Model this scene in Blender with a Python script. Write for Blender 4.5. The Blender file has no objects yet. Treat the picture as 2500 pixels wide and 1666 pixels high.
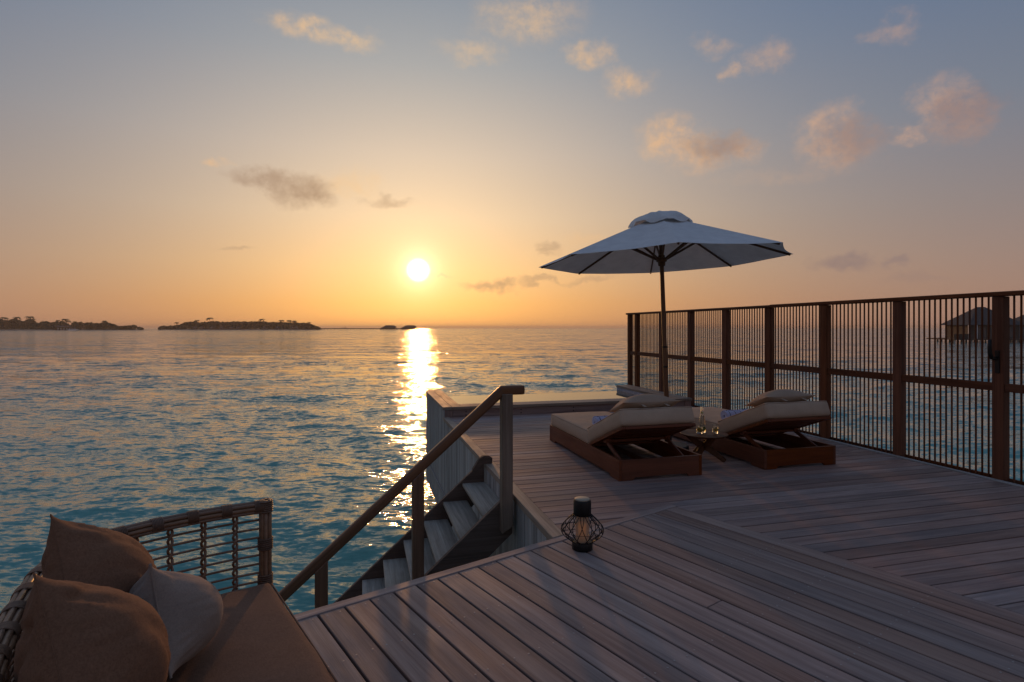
import bpy, bmesh, math, random
import numpy as np
from mathutils import Vector, Matrix, noise as mn
random.seed(7); np.random.seed(7)
R = math.radians
sc = bpy.context.scene
COL = sc.collection

# ------------------------------------------------------------------ camera, sky, sun, exposure
F, CX, CY, EYE = 1360.0, 1250.0, 801.0, 1.55          # photo pixels (2500 wide), metres above the deck
cam = bpy.data.cameras.new('camera'); camo = bpy.data.objects.new('camera', cam); COL.objects.link(camo)
camo.location = (0, 0, EYE); camo.rotation_euler = (R(90), 0, 0)
cam.sensor_width = 36; cam.lens = F / 2500 * 36; cam.shift_y = -(833 - CY) / 2500
cam.clip_start = .05; cam.clip_end = 60000
sc.camera = camo
sc.view_settings.view_transform = 'Standard'; sc.view_settings.look = 'None'
sc.view_settings.exposure = 0.0; sc.view_settings.gamma = 1

SUN_AZ = math.atan2(1021 - CX, F)                      # from +Y towards +X
SUN_EL = math.atan2(CY - 660, math.hypot(F, 1021 - CX))
SUN_DIR = Vector((math.sin(SUN_AZ) * math.cos(SUN_EL), math.cos(SUN_AZ) * math.cos(SUN_EL), math.sin(SUN_EL)))

def lin(r, g, b):
    f = lambda c: (c / 255 / 12.92) if c / 255 <= .04045 else ((c / 255 + .055) / 1.055) ** 2.4
    return (f(r), f(g), f(b), 1)

class NT:
    """small helper around a node tree"""
    def __init__(s, tree): s.t = tree; s.n = tree.nodes; s.l = tree.links
    def new(s, typ, **kw):
        nd = s.n.new(typ)
        for k, v in kw.items(): setattr(nd, k, v)
        return nd
    def put(s, sock, v):
        if isinstance(v, bpy.types.NodeSocket): s.l.new(v, sock)
        elif v is not None: sock.default_value = v
    def math(s, op, a, b=None, c=None, clamp=False):
        nd = s.new('ShaderNodeMath', operation=op, use_clamp=clamp)
        for i, v in enumerate((a, b, c)):
            if v is not None: s.put(nd.inputs[i], v)
        return nd.outputs[0]
    def vec(s, op, a, b=None, c=None, out=0):
        nd = s.new('ShaderNodeVectorMath', operation=op)
        for i, v in enumerate((a, b, c)):
            if v is not None: s.put(nd.inputs[i], v)
        return nd.outputs[out]
    def mix(s, f, a, b, typ='MIX'):
        nd = s.new('ShaderNodeMix', data_type='RGBA', blend_type=typ)
        s.put(nd.inputs[0], f); s.put(nd.inputs[6], a); s.put(nd.inputs[7], b)
        return nd.outputs[2]
    def ramp(s, f, stops, interp='LINEAR'):
        nd = s.new('ShaderNodeValToRGB'); cr = nd.color_ramp; cr.interpolation = interp
        while len(cr.elements) < len(stops): cr.elements.new(.5)
        for e, (p, c) in zip(cr.elements, stops):
            e.position = p; e.color = c if len(c) == 4 else (*c, 1)
        s.put(nd.inputs[0], f); return nd.outputs[0]
    def noise(s, vec, scale, detail=3, rough=.5, dist=0, out='Fac', dim='3D'):
        nd = s.new('ShaderNodeTexNoise', noise_dimensions=dim)
        s.put(nd.inputs['Vector'], vec); s.put(nd.inputs['Scale'], scale); s.put(nd.inputs['Detail'], detail)
        s.put(nd.inputs['Roughness'], rough); s.put(nd.inputs['Distortion'], dist)
        return nd.outputs[out]
    def maprange(s, v, a, b, c=0, d=1, smooth=False):
        nd = s.new('ShaderNodeMapRange', interpolation_type='SMOOTHSTEP' if smooth else 'LINEAR')
        for i, x in zip((0, 1, 2, 3, 4), (v, a, b, c, d)): s.put(nd.inputs[i], x)
        return nd.outputs[0]

def build_world():
    w = bpy.data.worlds.new('World'); sc.world = w; w.use_nodes = True
    N = NT(w.node_tree); N.n.clear()
    out = N.new('ShaderNodeOutputWorld'); bg = N.new('ShaderNodeBackground')
    N.l.new(bg.outputs[0], out.inputs[0])
    d = N.vec('NORMALIZE', N.new('ShaderNodeTexCoord').outputs['Generated'])
    sep = N.new('ShaderNodeSeparateXYZ'); N.l.new(d, sep.inputs[0])
    x, y, z = sep.outputs
    el = N.math('MULTIPLY', N.math('ARCSINE', z), 180 / math.pi)                 # degrees
    az = N.math('MULTIPLY', N.math('ARCTAN2', x, y), 180 / math.pi)
    elp = N.math('ABSOLUTE', el)
    th = N.math('MULTIPLY', N.math('ARCCOSINE', N.math('MINIMUM', N.vec('DOT_PRODUCT', d, tuple(SUN_DIR), out=1), .9999999)), 180 / math.pi)
    ef = N.math('DIVIDE', elp, 90)
    far = N.ramp(ef, [(0, lin(168, 130, 116)), (4 / 90, lin(160, 131, 122)), (10 / 90, lin(143, 130, 131)), (18 / 90, lin(118, 127, 144)),
                      (27 / 90, lin(99, 118, 148)), (36 / 90, lin(90, 113, 150)), (55 / 90, lin(108, 128, 163)), (1, lin(118, 137, 171))])
    near = N.ramp(ef, [(0, lin(226, 156, 98)), (2.5 / 90, lin(238, 168, 98)), (6 / 90, lin(243, 192, 134)), (11 / 90, lin(237, 205, 168)),
                       (17 / 90, lin(218, 198, 178)), (25 / 90, lin(174, 174, 174)), (34 / 90, lin(130, 144, 162)), (55 / 90, lin(112, 131, 163)), (1, lin(118, 137, 171))])
    da = N.math('SUBTRACT', az, math.degrees(SUN_AZ))
    # the glow reaches a little further to the left of the sun than to the right of it
    wl = N.math('DIVIDE', da, N.maprange(da, -40, 60, 28, 31))
    fnear = N.math('EXPONENT', N.math('MULTIPLY', N.math('MULTIPLY', wl, wl), -1))
    sky = N.mix(fnear, far, near)
    # physical clear-sky light mixed in
    nis = N.new('ShaderNodeTexSky', sky_type='NISHITA', sun_disc=False)
    nis.sun_elevation = SUN_EL; nis.sun_rotation = SUN_AZ; nis.dust_density = 2.0; nis.air_density = 1.0
    nisc = N.vec('SCALE', nis.outputs[0]); nisc.node.inputs[3].default_value = .06
    sky = N.mix(.15, sky, nisc)
    # --- clouds: ragged soft patches at their bearings
    nz = N.noise(N.vec('MULTIPLY', d, (1, 1, 1.35)), 14, 6, .62, 0, 'Color')
    nv = N.vec('SUBTRACT', nz, (.5, .5, .5))
    comb = N.new('ShaderNodeCombineXYZ'); N.l.new(az, comb.inputs[0]); N.l.new(el, comb.inputs[1])
    p = N.vec('ADD', comb.outputs[0], N.vec('MULTIPLY', nv, (7, 4.5, 0)))
    def blobs(lst):
        m = None
        for (px, py, a, b, wgt) in lst:                       # centre and half-size in pixels of the photo at 2353 wide
            sx, sy = px * 1.0625, py * 1.0625
            u = (sx - CX) / F; A = math.atan(u); E = math.atan((CY - sy) / F * math.cos(A))
            aa = math.degrees(a * 1.0625 / F * math.cos(A) ** 2) ; bb = math.degrees(b * 1.0625 / F * math.cos(A) * math.cos(E) ** 1)
            q = N.vec('MULTIPLY_ADD', p, (1 / aa, 1 / bb, 0), (-math.degrees(A) / aa, -math.degrees(E) / bb, 0))
            v = N.math('MULTIPLY', N.maprange(N.vec('LENGTH', q, out=1), 1.5, .2, 0, 1, True), wgt)
            m = v if m is None else N.math('MAXIMUM', m, v)
        return m
    lit = blobs([(690, 68, 75, 28, .8), (790, 96, 80, 26, .7), (1215, 45, 110, 52, .6), (1080, 122, 60, 26, .45), (1345, 130, 42, 26, .75), (1390, 120, 30, 30, .6),
                 (1440, 188, 56, 34, .85), (1650, 105, 48, 22, .5), (1692, 166, 30, 18, .7), (1760, 132, 56, 28, .6), 
                 (2050, 66, 42, 22, .5), (1535, 320, 62, 52, 1.0), (1600, 350, 80, 44, 1.0), (1690, 345, 50, 34, .9), (1895, 300, 66, 44, .85), (1935, 335, 88, 52, .9),
                 (2160, 240, 58, 56, .85), (2200, 275, 70, 44, .75), (2085, 305, 42, 20, .75), (505, 364, 36, 9, .7), (800, 420, 80, 28, .5), (1350, 545, 56, 14, .5),
                 (985, 638, 42, 5, .9), (1800, 405, 150, 20, .25)])
    dark = blobs([(620, 408, 75, 22, .9), (690, 436, 70, 34, 1.0), (895, 460, 52, 13, .6), (1130, 655, 62, 12, .75), (1240, 648, 54, 9, .6), (1272, 571, 30, 10, .55),
                  (1345, 648, 50, 8, .45), (1930, 606, 50, 20, .8), (2045, 608, 40, 11, .65), (1650, 338, 75, 34, .85), (1962, 325, 75, 45, .7), (2208, 265, 70, 50, .7),
                  (525, 580, 42, 6, .4), (960, 640, 26, 4, .8), (2120, 640, 90, 14, .25)])
    fine = N.noise(d, 60, 7, .65)
    litf = N.math('MULTIPLY', lit, N.maprange(fine, .32, .62, .25, 1.05))
    darkf = N.math('MULTIPLY', dark, N.maprange(fine, .28, .62, .65, 1.0))
    peach = N.mix(fnear, lin(204, 160, 136), lin(252, 204, 142))
    grey = N.mix(fnear, lin(126, 112, 118), lin(176, 142, 110))
    sky = N.mix(N.math('MULTIPLY', litf, .68), sky, peach)
    sky = N.mix(N.math('MULTIPLY', darkf, .8), sky, grey)
    # --- the sun and its bloom of scattered light
    h1 = N.math('MULTIPLY', N.math('EXPONENT', N.math('DIVIDE', th, -1.15)), 1.5)
    h2 = N.math('MULTIPLY', N.math('EXPONENT', N.math('DIVIDE', th, -6.5)), .06)
    disc = N.maprange(th, 1.35, .35, 0, 3.0, True)
    add = N.vec('ADD', N.vec('MULTIPLY', _cmb(N, h1), (1.0, .84, .56)), N.vec('MULTIPLY', _cmb(N, h2), (1.0, .62, .22)))
    add = N.vec('ADD', add, N.vec('MULTIPLY', _cmb(N, disc), (1.0, .93, .75)))
    tot = N.vec('ADD', sky, add)
    N.l.new(tot, bg.inputs[0]); bg.inputs[1].default_value = 1.0
    w.cycles.sampling_method = 'MANUAL'; w.cycles.sample_map_resolution = 1024
def _cmb(N, v):
    c = N.new('ShaderNodeCombineXYZ')
    for i in range(3): N.l.new(v, c.inputs[i])
    return c.outputs[0]
build_world()

sun = bpy.data.lights.new('sun', 'SUN'); suno = bpy.data.objects.new('sun', sun); COL.objects.link(suno)
sun.energy = .9; sun.angle = R(1.2); sun.color = (1.0, .44, .13)
suno.rotation_euler = (-SUN_DIR).to_track_quat('-Z', 'Y').to_euler(); suno.location = (0, 0, 30)

# ------------------------------------------------------------------ frames of reference
TA, TB = R(15.05), R(36.4)                 # sun deck (x = along its planks, y = along the fence); lounge deck (x = across its planks)
a2 = Vector((math.cos(TA), math.sin(TA))); a1 = Vector((-math.sin(TA), math.cos(TA)))
bv = Vector((math.cos(TB), math.sin(TB))); bn = Vector((-math.sin(TB), math.cos(TB)))
def PA(t, s, z=0): q = a2 * t + a1 * s; return Vector((q.x, q.y, z))
def PB(v, n, z=0): q = bv * v + bn * n; return Vector((q.x, q.y, z))
SEA = -2.1

# ------------------------------------------------------------------ mesh helpers
class MB:
    def __init__(s, off=(0, 0, 0)): s.v = []; s.f = []; s.off = Vector(off)
    def add(s, vs, fs):
        b = len(s.v); s.v += [Vector(p) - s.off for p in vs]; s.f += [tuple(b + i for i in f) for f in fs]; return s
    def box(s, x0, x1, y0, y1, z0, z1):
        return s.add([(x0, y0, z0), (x1, y0, z0), (x1, y1, z0), (x0, y1, z0), (x0, y0, z1), (x1, y0, z1), (x1, y1, z1), (x0, y1, z1)],
                     [(3, 2, 1, 0), (4, 5, 6, 7), (0, 1, 5, 4), (1, 2, 6, 5), (2, 3, 7, 6), (3, 0, 4, 7)])
    def prism(s, poly, z0, z1):
        n = len(poly)
        return s.add([(p[0], p[1], z0) for p in poly] + [(p[0], p[1], z1) for p in poly],
                     [tuple(reversed(range(n))), tuple(range(n, 2 * n))] + [(i, (i + 1) % n, n + (i + 1) % n, n + i) for i in range(n)])
    def xprism(s, poly, axis, c0, c1):
        """polygon in the plane across 'axis' (0 = x, 1 = y), extruded from c0 to c1"""
        n = len(poly)
        mk = (lambda c, p: (c, p[0], p[1])) if axis == 0 else (lambda c, p: (p[0], c, p[1]))
        return s.add([mk(c0, p) for p in poly] + [mk(c1, p) for p in poly],
                     [tuple(reversed(range(n))), tuple(range(n, 2 * n))] + [(i, (i + 1) % n, n + (i + 1) % n, n + i) for i in range(n)])
    def bar(s, p, q, w, h, up=(0, 0, 1)):
        p, q = Vector(p), Vector(q); d = (q - p).normalized(); r = d.cross(Vector(up))
        if r.length < 1e-4: r = d.cross(Vector((0, 1, 0)))
        r.normalize(); u = r.cross(d)
        c = [(-1, -1), (1, -1), (1, 1), (-1, 1)]
        vs = [e + r * a * w / 2 + u * b * h / 2 for e in (p, q) for a, b in c]
        return s.add(vs, [(0, 1, 2, 3), (7, 6, 5, 4), (0, 4, 5, 1), (1, 5, 6, 2), (2, 6, 7, 3), (3, 7, 4, 0)])
    def tube(s, path, r, n=8, cap=True):
        path = [Vector(p) for p in path]; m = len(path)
        rr = r if isinstance(r, (list, tuple)) else [r] * m
        vs = []; ref = None
        for i, p in enumerate(path):
            d = (path[min(i + 1, m - 1)] - path[max(i - 1, 0)]).normalized()
            if ref is None: ref = Vector((0, 0, 1)) if abs(d.z) < .9 else Vector((1, 0, 0))
            a = (ref - d * ref.dot(d)).normalized(); ref = a; b = d.cross(a)
            vs += [p + (a * math.cos(2 * math.pi * k / n) + b * math.sin(2 * math.pi * k / n)) * rr[i] for k in range(n)]
        fs = [(i * n + k, i * n + (k + 1) % n, (i + 1) * n + (k + 1) % n, (i + 1) * n + k) for i in range(m - 1) for k in range(n)]
        if cap: fs += [tuple(reversed(range(n))), tuple(range((m - 1) * n, m * n))]
        return s.add(vs, fs)
    def lathe(s, prof, n=24, c=(0, 0)):
        m = len(prof)
        vs = [(c[0] + r * math.cos(2 * math.pi * k / n), c[1] + r * math.sin(2 * math.pi * k / n), z) for r, z in prof for k in range(n)]
        fs = [(i * n + k, i * n + (k + 1) % n, (i + 1) * n + (k + 1) % n, (i + 1) * n + k) for i in range(m - 1) for k in range(n)]
        fs += [tuple(reversed(range(n))), tuple(range((m - 1) * n, m * n))]
        return s.add(vs, fs)
    def mesh(s, name, bevel=0, seg=1, smooth=False, weld=False):
        me = bpy.data.meshes.new(name); me.from_pydata([tuple(v) for v in s.v], [], s.f)
        bm = bmesh.new(); bm.from_mesh(me)
        if weld: bmesh.ops.remove_doubles(bm, verts=bm.verts, dist=1e-5)
        bmesh.ops.recalc_face_normals(bm, faces=bm.faces)
        if bevel:
            es = [e for e in bm.edges if len(e.link_faces) == 2 and e.calc_face_angle(0) > R(35)]
            bmesh.ops.bevel(bm, geom=es, offset=bevel, segments=seg, affect='EDGES', profile=.6, clamp_overlap=True)
        bm.to_mesh(me); bm.free()
        if smooth:
            for p in me.polygons: p.use_smooth = True
            if smooth == 'auto': me.set_sharp_from_angle(angle=R(40))
        return me

def link(name, me, mat=None, parent=None, loc=(0, 0, 0), rot=(0, 0, 0)):
    o = bpy.data.objects.new(name, me); COL.objects.link(o)
    if me is not None and mat is not None and not me.materials: me.materials.append(mat)
    o.parent = parent; o.location = loc; o.rotation_euler = rot
    return o
def part(mb, name, mat, parent=None, bevel=0, seg=1, smooth=False, **kw):
    return link(name, mb.mesh(name, bevel, seg, smooth), mat, parent, **kw)
def tag(o, label=None, cat=None, group=None, kind=None):
    for k, v in (('label', label), ('category', cat), ('group', group), ('kind', kind)):
        if v: o[k] = v
    return o
def thing(name, label, cat, loc=(0, 0, 0), rz=0, group=None):
    o = link(name, None, None, None, loc, (0, 0, rz)); o.empty_display_size = .2
    return tag(o, label, cat, group)
def copy_tree(o, parent=None):
    c = o.copy(); COL.objects.link(c); c.parent = parent
    for ch in list(o.children): copy_tree(ch, c)
    return c

# ------------------------------------------------------------------ materials
def new_mat(name):
    m = bpy.data.materials.new(name); m.use_nodes = True
    N = NT(m.node_tree); b = N.n['Principled BSDF']
    return m, N, b
def rnd_coords(N, scale=(1, 1, 1), gen='Object'):
    tc = N.new('ShaderNodeTexCoord').outputs[gen]; oi = N.new('ShaderNodeObjectInfo').outputs['Random']
    off = N.vec('MULTIPLY', _cmb(N, oi), (37.3, 71.9, 53.1))
    return N.vec('MULTIPLY', N.vec('ADD', tc, off), scale), oi, tc
def wood(name, ca, cb, cdark, rough=.6, grain=(1.2, 26, 26), vary=.35, blotch=.3, bump=.25, spec=.35, wear=None, sat=.12, fibre=.5):
    """timber with its grain along the object's local x"""
    m, N, b = new_mat(name)
    co, rnd, tc = rnd_coords(N, (1, 1, 1))
    g = N.noise(N.vec('MULTIPLY', co, grain), 1.0, 5, .6, .6)
    fib = N.noise(N.vec('MULTIPLY', co, (grain[0] * 2.5, grain[1] * 7, grain[2] * 7)), 1.0, 2, .5)
    col = N.mix(N.maprange(g, .32, .68), ca, cb)
    col = N.mix(N.math('MULTIPLY', N.maprange(fib, .52, .75), fibre), col, cdark)
    bl = N.noise(N.vec('MULTIPLY', co, (1.6, 5, 5)), 1.0, 4, .6)
    col = N.mix(N.math('MULTIPLY', N.maprange(bl, .45, .75), blotch), col, wear or cdark)
    val = N.maprange(rnd, 0, 1, 1 - vary, 1 + vary)
    col = N.mix(1.0, col, _cmb(N, val), 'MULTIPLY')
    # board to board drift between grey and brown
    r2 = N.math('FRACT', N.math('MULTIPLY', rnd, 17.31))
    hs = N.new('ShaderNodeHueSaturation'); N.put(hs.inputs['Saturation'], N.maprange(r2, 0, 1, 1 - sat, 1 + sat * .6)); N.put(hs.inputs['Color'], col)
    N.put(hs.inputs['Hue'], .5); N.put(hs.inputs['Value'], 1.0)
    N.put(b.inputs['Base Color'], hs.outputs[0])
    N.put(b.inputs['Roughness'], N.maprange(bl, .3, .7, rough - .1, rough + .12)); b.inputs['Specular IOR Level'].default_value = spec
    bp = N.new('ShaderNodeBump'); bp.inputs['Strength'].default_value = bump; bp.inputs['Distance'].default_value = .004
    N.put(bp.inputs['Height'], N.math('ADD', N.math('MULTIPLY', fib, .6), g)); N.l.new(bp.outputs[0], b.inputs['Normal'])
    return m
def plain(name, col, rough=.5, metal=0, spec=.5, noise_amt=0, nscale=30, bump=0, gen='Object'):
    m, N, b = new_mat(name)
    if noise_amt:
        co, _, _ = rnd_coords(N, gen=gen); f = N.noise(co, nscale, 4, .6)
        N.put(b.inputs['Base Color'], N.mix(1.0, col, _cmb(N, N.maprange(f, .25, .75, 1 - noise_amt, 1 + noise_amt)), 'MULTIPLY'))
        if bump:
            bp = N.new('ShaderNodeBump'); bp.inputs['Strength'].default_value = bump; bp.inputs['Distance'].default_value = .01
            N.put(bp.inputs['Height'], f); N.l.new(bp.outputs[0], b.inputs['Normal'])
    else: b.inputs['Base Color'].default_value = col
    b.inputs['Roughness'].default_value = rough; b.inputs['Metallic'].default_value = metal; b.inputs['Specular IOR Level'].default_value = spec
    return m
def fabric(name, col, weave=900, amt=.14, translucent=0, sheen=.25, fold=.0):
    m, N, b = new_mat(name)
    co, _, tc = rnd_coords(N)
    wv = N.noise(N.vec('MULTIPLY', co, (weave * .25, weave, weave)), 1.0, 2, .6)
    wv2 = N.noise(N.vec('MULTIPLY', co, (weave, weave * .25, weave * .5)), 1.0, 2, .6)
    big = N.noise(co, 7, 4, .6)
    s = N.math('MULTIPLY', N.math('ADD', wv, wv2), .5)
    v = N.math('MULTIPLY', N.maprange(s, .3, .7, 1 - amt, 1 + amt), N.maprange(big, .3, .7, .93, 1.06))
    c = N.mix(1.0, col, _cmb(N, v), 'MULTIPLY')
    N.put(b.inputs['Base Color'], c); b.inputs['Roughness'].default_value = .92; b.inputs['Specular IOR Level'].default_value = .12
    b.inputs['Sheen Weight'].default_value = sheen; b.inputs['Sheen Roughness'].default_value = .5
    b.inputs['Sheen Tint'].default_value = tuple(min(1, c_ * 1.6 + .1) for c_ in col[:3]) + (1,)
    bp = N.new('ShaderNodeBump'); bp.inputs['Strength'].default_value = .35; bp.inputs['Distance'].default_value = .0015
    hgt = s
    if fold:
        cr = N.noise(N.vec('MULTIPLY', tc, (5, 5, 9)), 1.0, 3, .55, 1.2); hgt = N.math('ADD', s, N.math('MULTIPLY', cr, fold))
    N.put(bp.inputs['Height'], hgt); N.l.new(bp.outputs[0], b.inputs['Normal'])
    if translucent:
        tr = N.new('ShaderNodeBsdfTranslucent'); N.put(tr.inputs[0], c)
        mx = N.new('ShaderNodeMixShader'); mx.inputs[0].default_value = translucent
        N.l.new(b.outputs[0], mx.inputs[1]); N.l.new(tr.outputs[0], mx.inputs[2])
        N.l.new(mx.outputs[0], N.n['Material Output'].inputs[0])
    return m

M = {}
M['deck'] = wood('deck_timber', (.225, .135, .105, 1), (.370, .258, .210, 1), (.065, .042, .032, 1), .62, (1.1, 22, 22), .19, .5, .3, .30, (.150, .130, .130, 1), .3, .28)
M['deck2'] = wood('sun_deck_timber', (.212, .124, .100, 1), (.355, .240, .200, 1), (.058, .036, .030, 1), .60, (1.1, 22, 22), .22, .5, .3, .30, (.140, .122, .126, 1), .3, .28)
M['edge'] = wood('edge_timber', (.20, .145, .105, 1), (.33, .25, .19, 1), (.07, .05, .035, 1), .6, (1.0, 24, 24), .12, .2, .25)
M['grey'] = wood('silvered_timber', (.26, .245, .225, 1), (.42, .405, .385, 1), (.10, .09, .08, 1), .75, (.8, 30, 30), .26, .3, .4, .25)
M['stair'] = wood('stair_timber', (.25, .21, .165, 1), (.41, .36, .29, 1), (.085, .065, .048, 1), .7, (1.0, 20, 20), .15, .35, .5, .3)
M['string'] = wood('stringer_timber', (.085, .052, .036, 1), (.15, .10, .075, 1), (.03, .02, .015, 1), .65, (.8, 18, 18), .1, .4, .35, .3)
M['rail'] = wood('handrail_timber', (.120, .048, .019, 1), (.195, .086, .038, 1), (.04, .016, .008, 1), .45, (.8, 30, 30), .08, .2, .2, .4)
M['post'] = wood('post_timber', (.145, .098, .068, 1), (.235, .170, .125, 1), (.06, .04, .028, 1), .6, (.8, 28, 28), .05, .35, .35, .3)
M['fence'] = wood('screen_timber', (.100, .030, .011, 1), (.180, .060, .024, 1), (.032, .011, .005, 1), .65, (.9, 26, 26), .2, .25, .25, .16)
M['teak'] = wood('oiled_hardwood', (.110, .026, .007, 1), (.180, .046, .013, 1), (.038, .010, .004, 1), .42, (1.0, 16, 16), .08, .2, .1, .28)
M['table'] = wood('table_hardwood', (.080, .032, .015, 1), (.135, .058, .028, 1), (.03, .012, .006, 1), .5, (2.0, 22, 22), .05, .15, .05, .15)
M['pole'] = wood('pole_timber', (.100, .040, .013, 1), (.165, .070, .025, 1), (.04, .015, .006, 1), .45, (.9, 30, 30), .05, .2, .1, .4)
M['dark'] = plain('dark_backing', (.03, .022, .018, 1), .85, 0, .2, .2, 6)
M['canvas'] = fabric('canvas', (.80, .80, .79, 1), 700, .06, .32, .05)
M['cushion'] = fabric('cushion_linen', (.47, .335, .235, 1), 600, .09, 0, .08)
M['pillow'] = fabric('headrest_linen', (.40, .285, .205, 1), 600, .10, 0, .08)
M['brown'] = fabric('brown_linen', (.185, .094, .055, 1), 240, .24, 0, .12, .0)
M['seat'] = fabric('seat_linen', (.185, .104, .068, 1), 240, .22, 0, .1)
M['greyc'] = fabric('grey_linen', (.285, .215, .170, 1), 300, .16, 0, .1)
M['rattan'] = wood('rattan', (.190, .098, .050, 1), (.300, .170, .098, 1), (.07, .034, .018, 1), .42, (4, 40, 40), .18, .2, .15, .4)
M['wrap'] = wood('rattan_binding', (.125, .066, .036, 1), (.195, .110, .066, 1), (.05, .03, .02, 1), .5, (4, 40, 40), .1, .2, .1, .3)
M['black'] = plain('black_metal', (.012, .011, .011, 1), .45, .3, .4, .2, 20)
M['steel'] = plain('screw_steel', (.40, .36, .33, 1), .6, .5, .5)
M['cap'] = plain('lantern_cap_disc', (.36, .30, .22, 1), .5, .2, .4, .12, 40)
def mat_glass():
    m, N, b = new_mat('clear_glass')
    b.inputs['Base Color'].default_value = (.97, .98, .97, 1); b.inputs['Transmission Weight'].default_value = 1; b.inputs['Roughness'].default_value = .02; b.inputs['IOR'].default_value = 1.45
    return m
M['glass'] = mat_glass()
def mat_drink():
    m, N, b = new_mat('water_in_glass')
    b.inputs['Base Color'].default_value = (.92, .90, .78, 1); b.inputs['Transmission Weight'].default_value = 1; b.inputs['Roughness'].default_value = .03; b.inputs['IOR'].default_value = 1.33
    return m
M['drink'] = mat_drink()
M['lime'] = plain('lime', (.30, .34, .04, 1), .4, 0, .5, .2, 90)
M['lemon'] = plain('lemon', (.62, .38, .04, 1), .4, 0, .5, .2, 90)
def mat_shade(name, col, emit, e):
    m, N, b = new_mat(name); b.inputs['Base Color'].default_value = col; b.inputs['Roughness'].default_value = .6
    tc = N.new('ShaderNodeTexCoord').outputs['Object']; b.inputs['Emission Color'].default_value = emit
    sp = N.new('ShaderNodeSeparateXYZ'); N.l.new(tc, sp.inputs[0])
    N.put(b.inputs['Emission Strength'], N.math('MULTIPLY', N.math('EXPONENT', N.math('MULTIPLY', N.math('POWER', N.math('DIVIDE', N.math('SUBTRACT', sp.outputs[2], .15), .07), 2), -1)), e))
    return m
M['shade'] = plain('frosted_glass', (.72, .58, .42, 1), .5)
b_ = M['shade'].node_tree.nodes['Principled BSDF']; b_.inputs['Transmission Weight'].default_value = .5; b_.inputs['IOR'].default_value = 1.15; b_.inputs['Roughness'].default_value = .5
M['candle'] = mat_shade('lit_candle', (.65, .42, .20, 1), (1.0, .42, .08, 1), .3)
def mat_towel():
    m, N, b = new_mat('striped_towel')
    tc = N.new('ShaderNodeTexCoord').outputs['Object']; sp = N.new('ShaderNodeSeparateXYZ'); N.l.new(tc, sp.inputs[0])
    st = N.math('GREATER_THAN', N.math('SINE', N.math('MULTIPLY', sp.outputs[0], 2 * math.pi / .085)), .93)
    f = N.noise(tc, 260, 2, .6)
    c = N.mix(st, (.46, .47, .66, 1), (.045, .05, .10, 1))
    N.put(b.inputs['Base Color'], N.mix(1.0, c, _cmb(N, N.maprange(f, .3, .7, .82, 1.1)), 'MULTIPLY'))
    b.inputs['Roughness'].default_value = .95; b.inputs['Sheen Weight'].default_value = .5
    bp = N.new('ShaderNodeBump'); bp.inputs['Strength'].default_value = .8; bp.inputs['Distance'].default_value = .004
    N.put(bp.inputs['Height'], f); N.l.new(bp.outputs[0], b.inputs['Normal'])
    return m
M['towel'] = mat_towel()
def mat_mosaic():
    m, N, b = new_mat('blue_mosaic')
    tc = N.new('ShaderNodeTexCoord').outputs['Object']
    br = N.new('ShaderNodeTexBrick'); br.offset = 0
    sp = N.new('ShaderNodeSeparateXYZ'); N.l.new(tc, sp.inputs[0]); cb = N.new('ShaderNodeCombineXYZ'); N.l.new(sp.outputs[1], cb.inputs[0]); N.l.new(sp.outputs[2], cb.inputs[1])
    N.l.new(cb.outputs[0], br.inputs['Vector'])
    br.inputs['Color1'].default_value = (.05, .08, .16, 1); br.inputs['Color2'].default_value = (.20, .26, .38, 1); br.inputs['Mortar'].default_value = (.35, .37, .42, 1)
    br.inputs['Scale'].default_value = 1; br.inputs['Mortar Size'].default_value = .003; br.inputs['Brick Width'].default_value = .025; br.inputs['Row Height'].default_value = .025; br.inputs['Bias'].default_value = 0
    N.l.new(br.outputs[0], b.inputs['Base Color']); b.inputs['Roughness'].default_value = .2
    return m
M['mosaic'] = mat_mosaic()
def mat_water(name, near_c, far_c, bumps, rough, patch=True):
    m, N, b = new_mat(name)
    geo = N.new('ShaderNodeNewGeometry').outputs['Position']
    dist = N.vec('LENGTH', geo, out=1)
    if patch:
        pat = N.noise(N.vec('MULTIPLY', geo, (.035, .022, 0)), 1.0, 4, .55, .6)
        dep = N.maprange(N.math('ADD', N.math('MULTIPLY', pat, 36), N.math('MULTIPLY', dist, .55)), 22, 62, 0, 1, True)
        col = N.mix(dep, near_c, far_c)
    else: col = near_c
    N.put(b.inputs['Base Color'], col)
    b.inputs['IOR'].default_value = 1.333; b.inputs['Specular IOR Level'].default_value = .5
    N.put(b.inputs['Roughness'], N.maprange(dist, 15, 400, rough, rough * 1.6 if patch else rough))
    nrm = N.new('ShaderNodeNewGeometry').outputs['Normal']
    for sc_, a0, a1_ in bumps:                         # ripples: slope near the deck, slope far out
        n_ = N.noise(N.vec('MULTIPLY', geo, sc_), 1.0, 3, .6, .25, 'Color')
        v_ = N.vec('SUBTRACT', n_, (.5, .5, .5)); amp = N.maprange(dist, 8, 75, a0, a1_)
        nrm = N.vec('ADD', nrm, N.vec('MULTIPLY', N.vec('MULTIPLY', v_, _cmb(N, amp)), (.40, 1, 0)))
    N.l.new(N.vec('NORMALIZE', nrm), b.inputs['Normal'])
    return m
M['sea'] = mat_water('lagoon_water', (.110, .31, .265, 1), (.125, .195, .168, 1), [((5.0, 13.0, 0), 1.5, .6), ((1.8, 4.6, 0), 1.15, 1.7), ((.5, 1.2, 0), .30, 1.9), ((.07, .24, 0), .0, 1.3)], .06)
M['poolw'] = mat_water('pool_water', (.015, .05, .06, 1), None, [((1.2, 1.2, 0), .01, .01)], .02, False)
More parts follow.
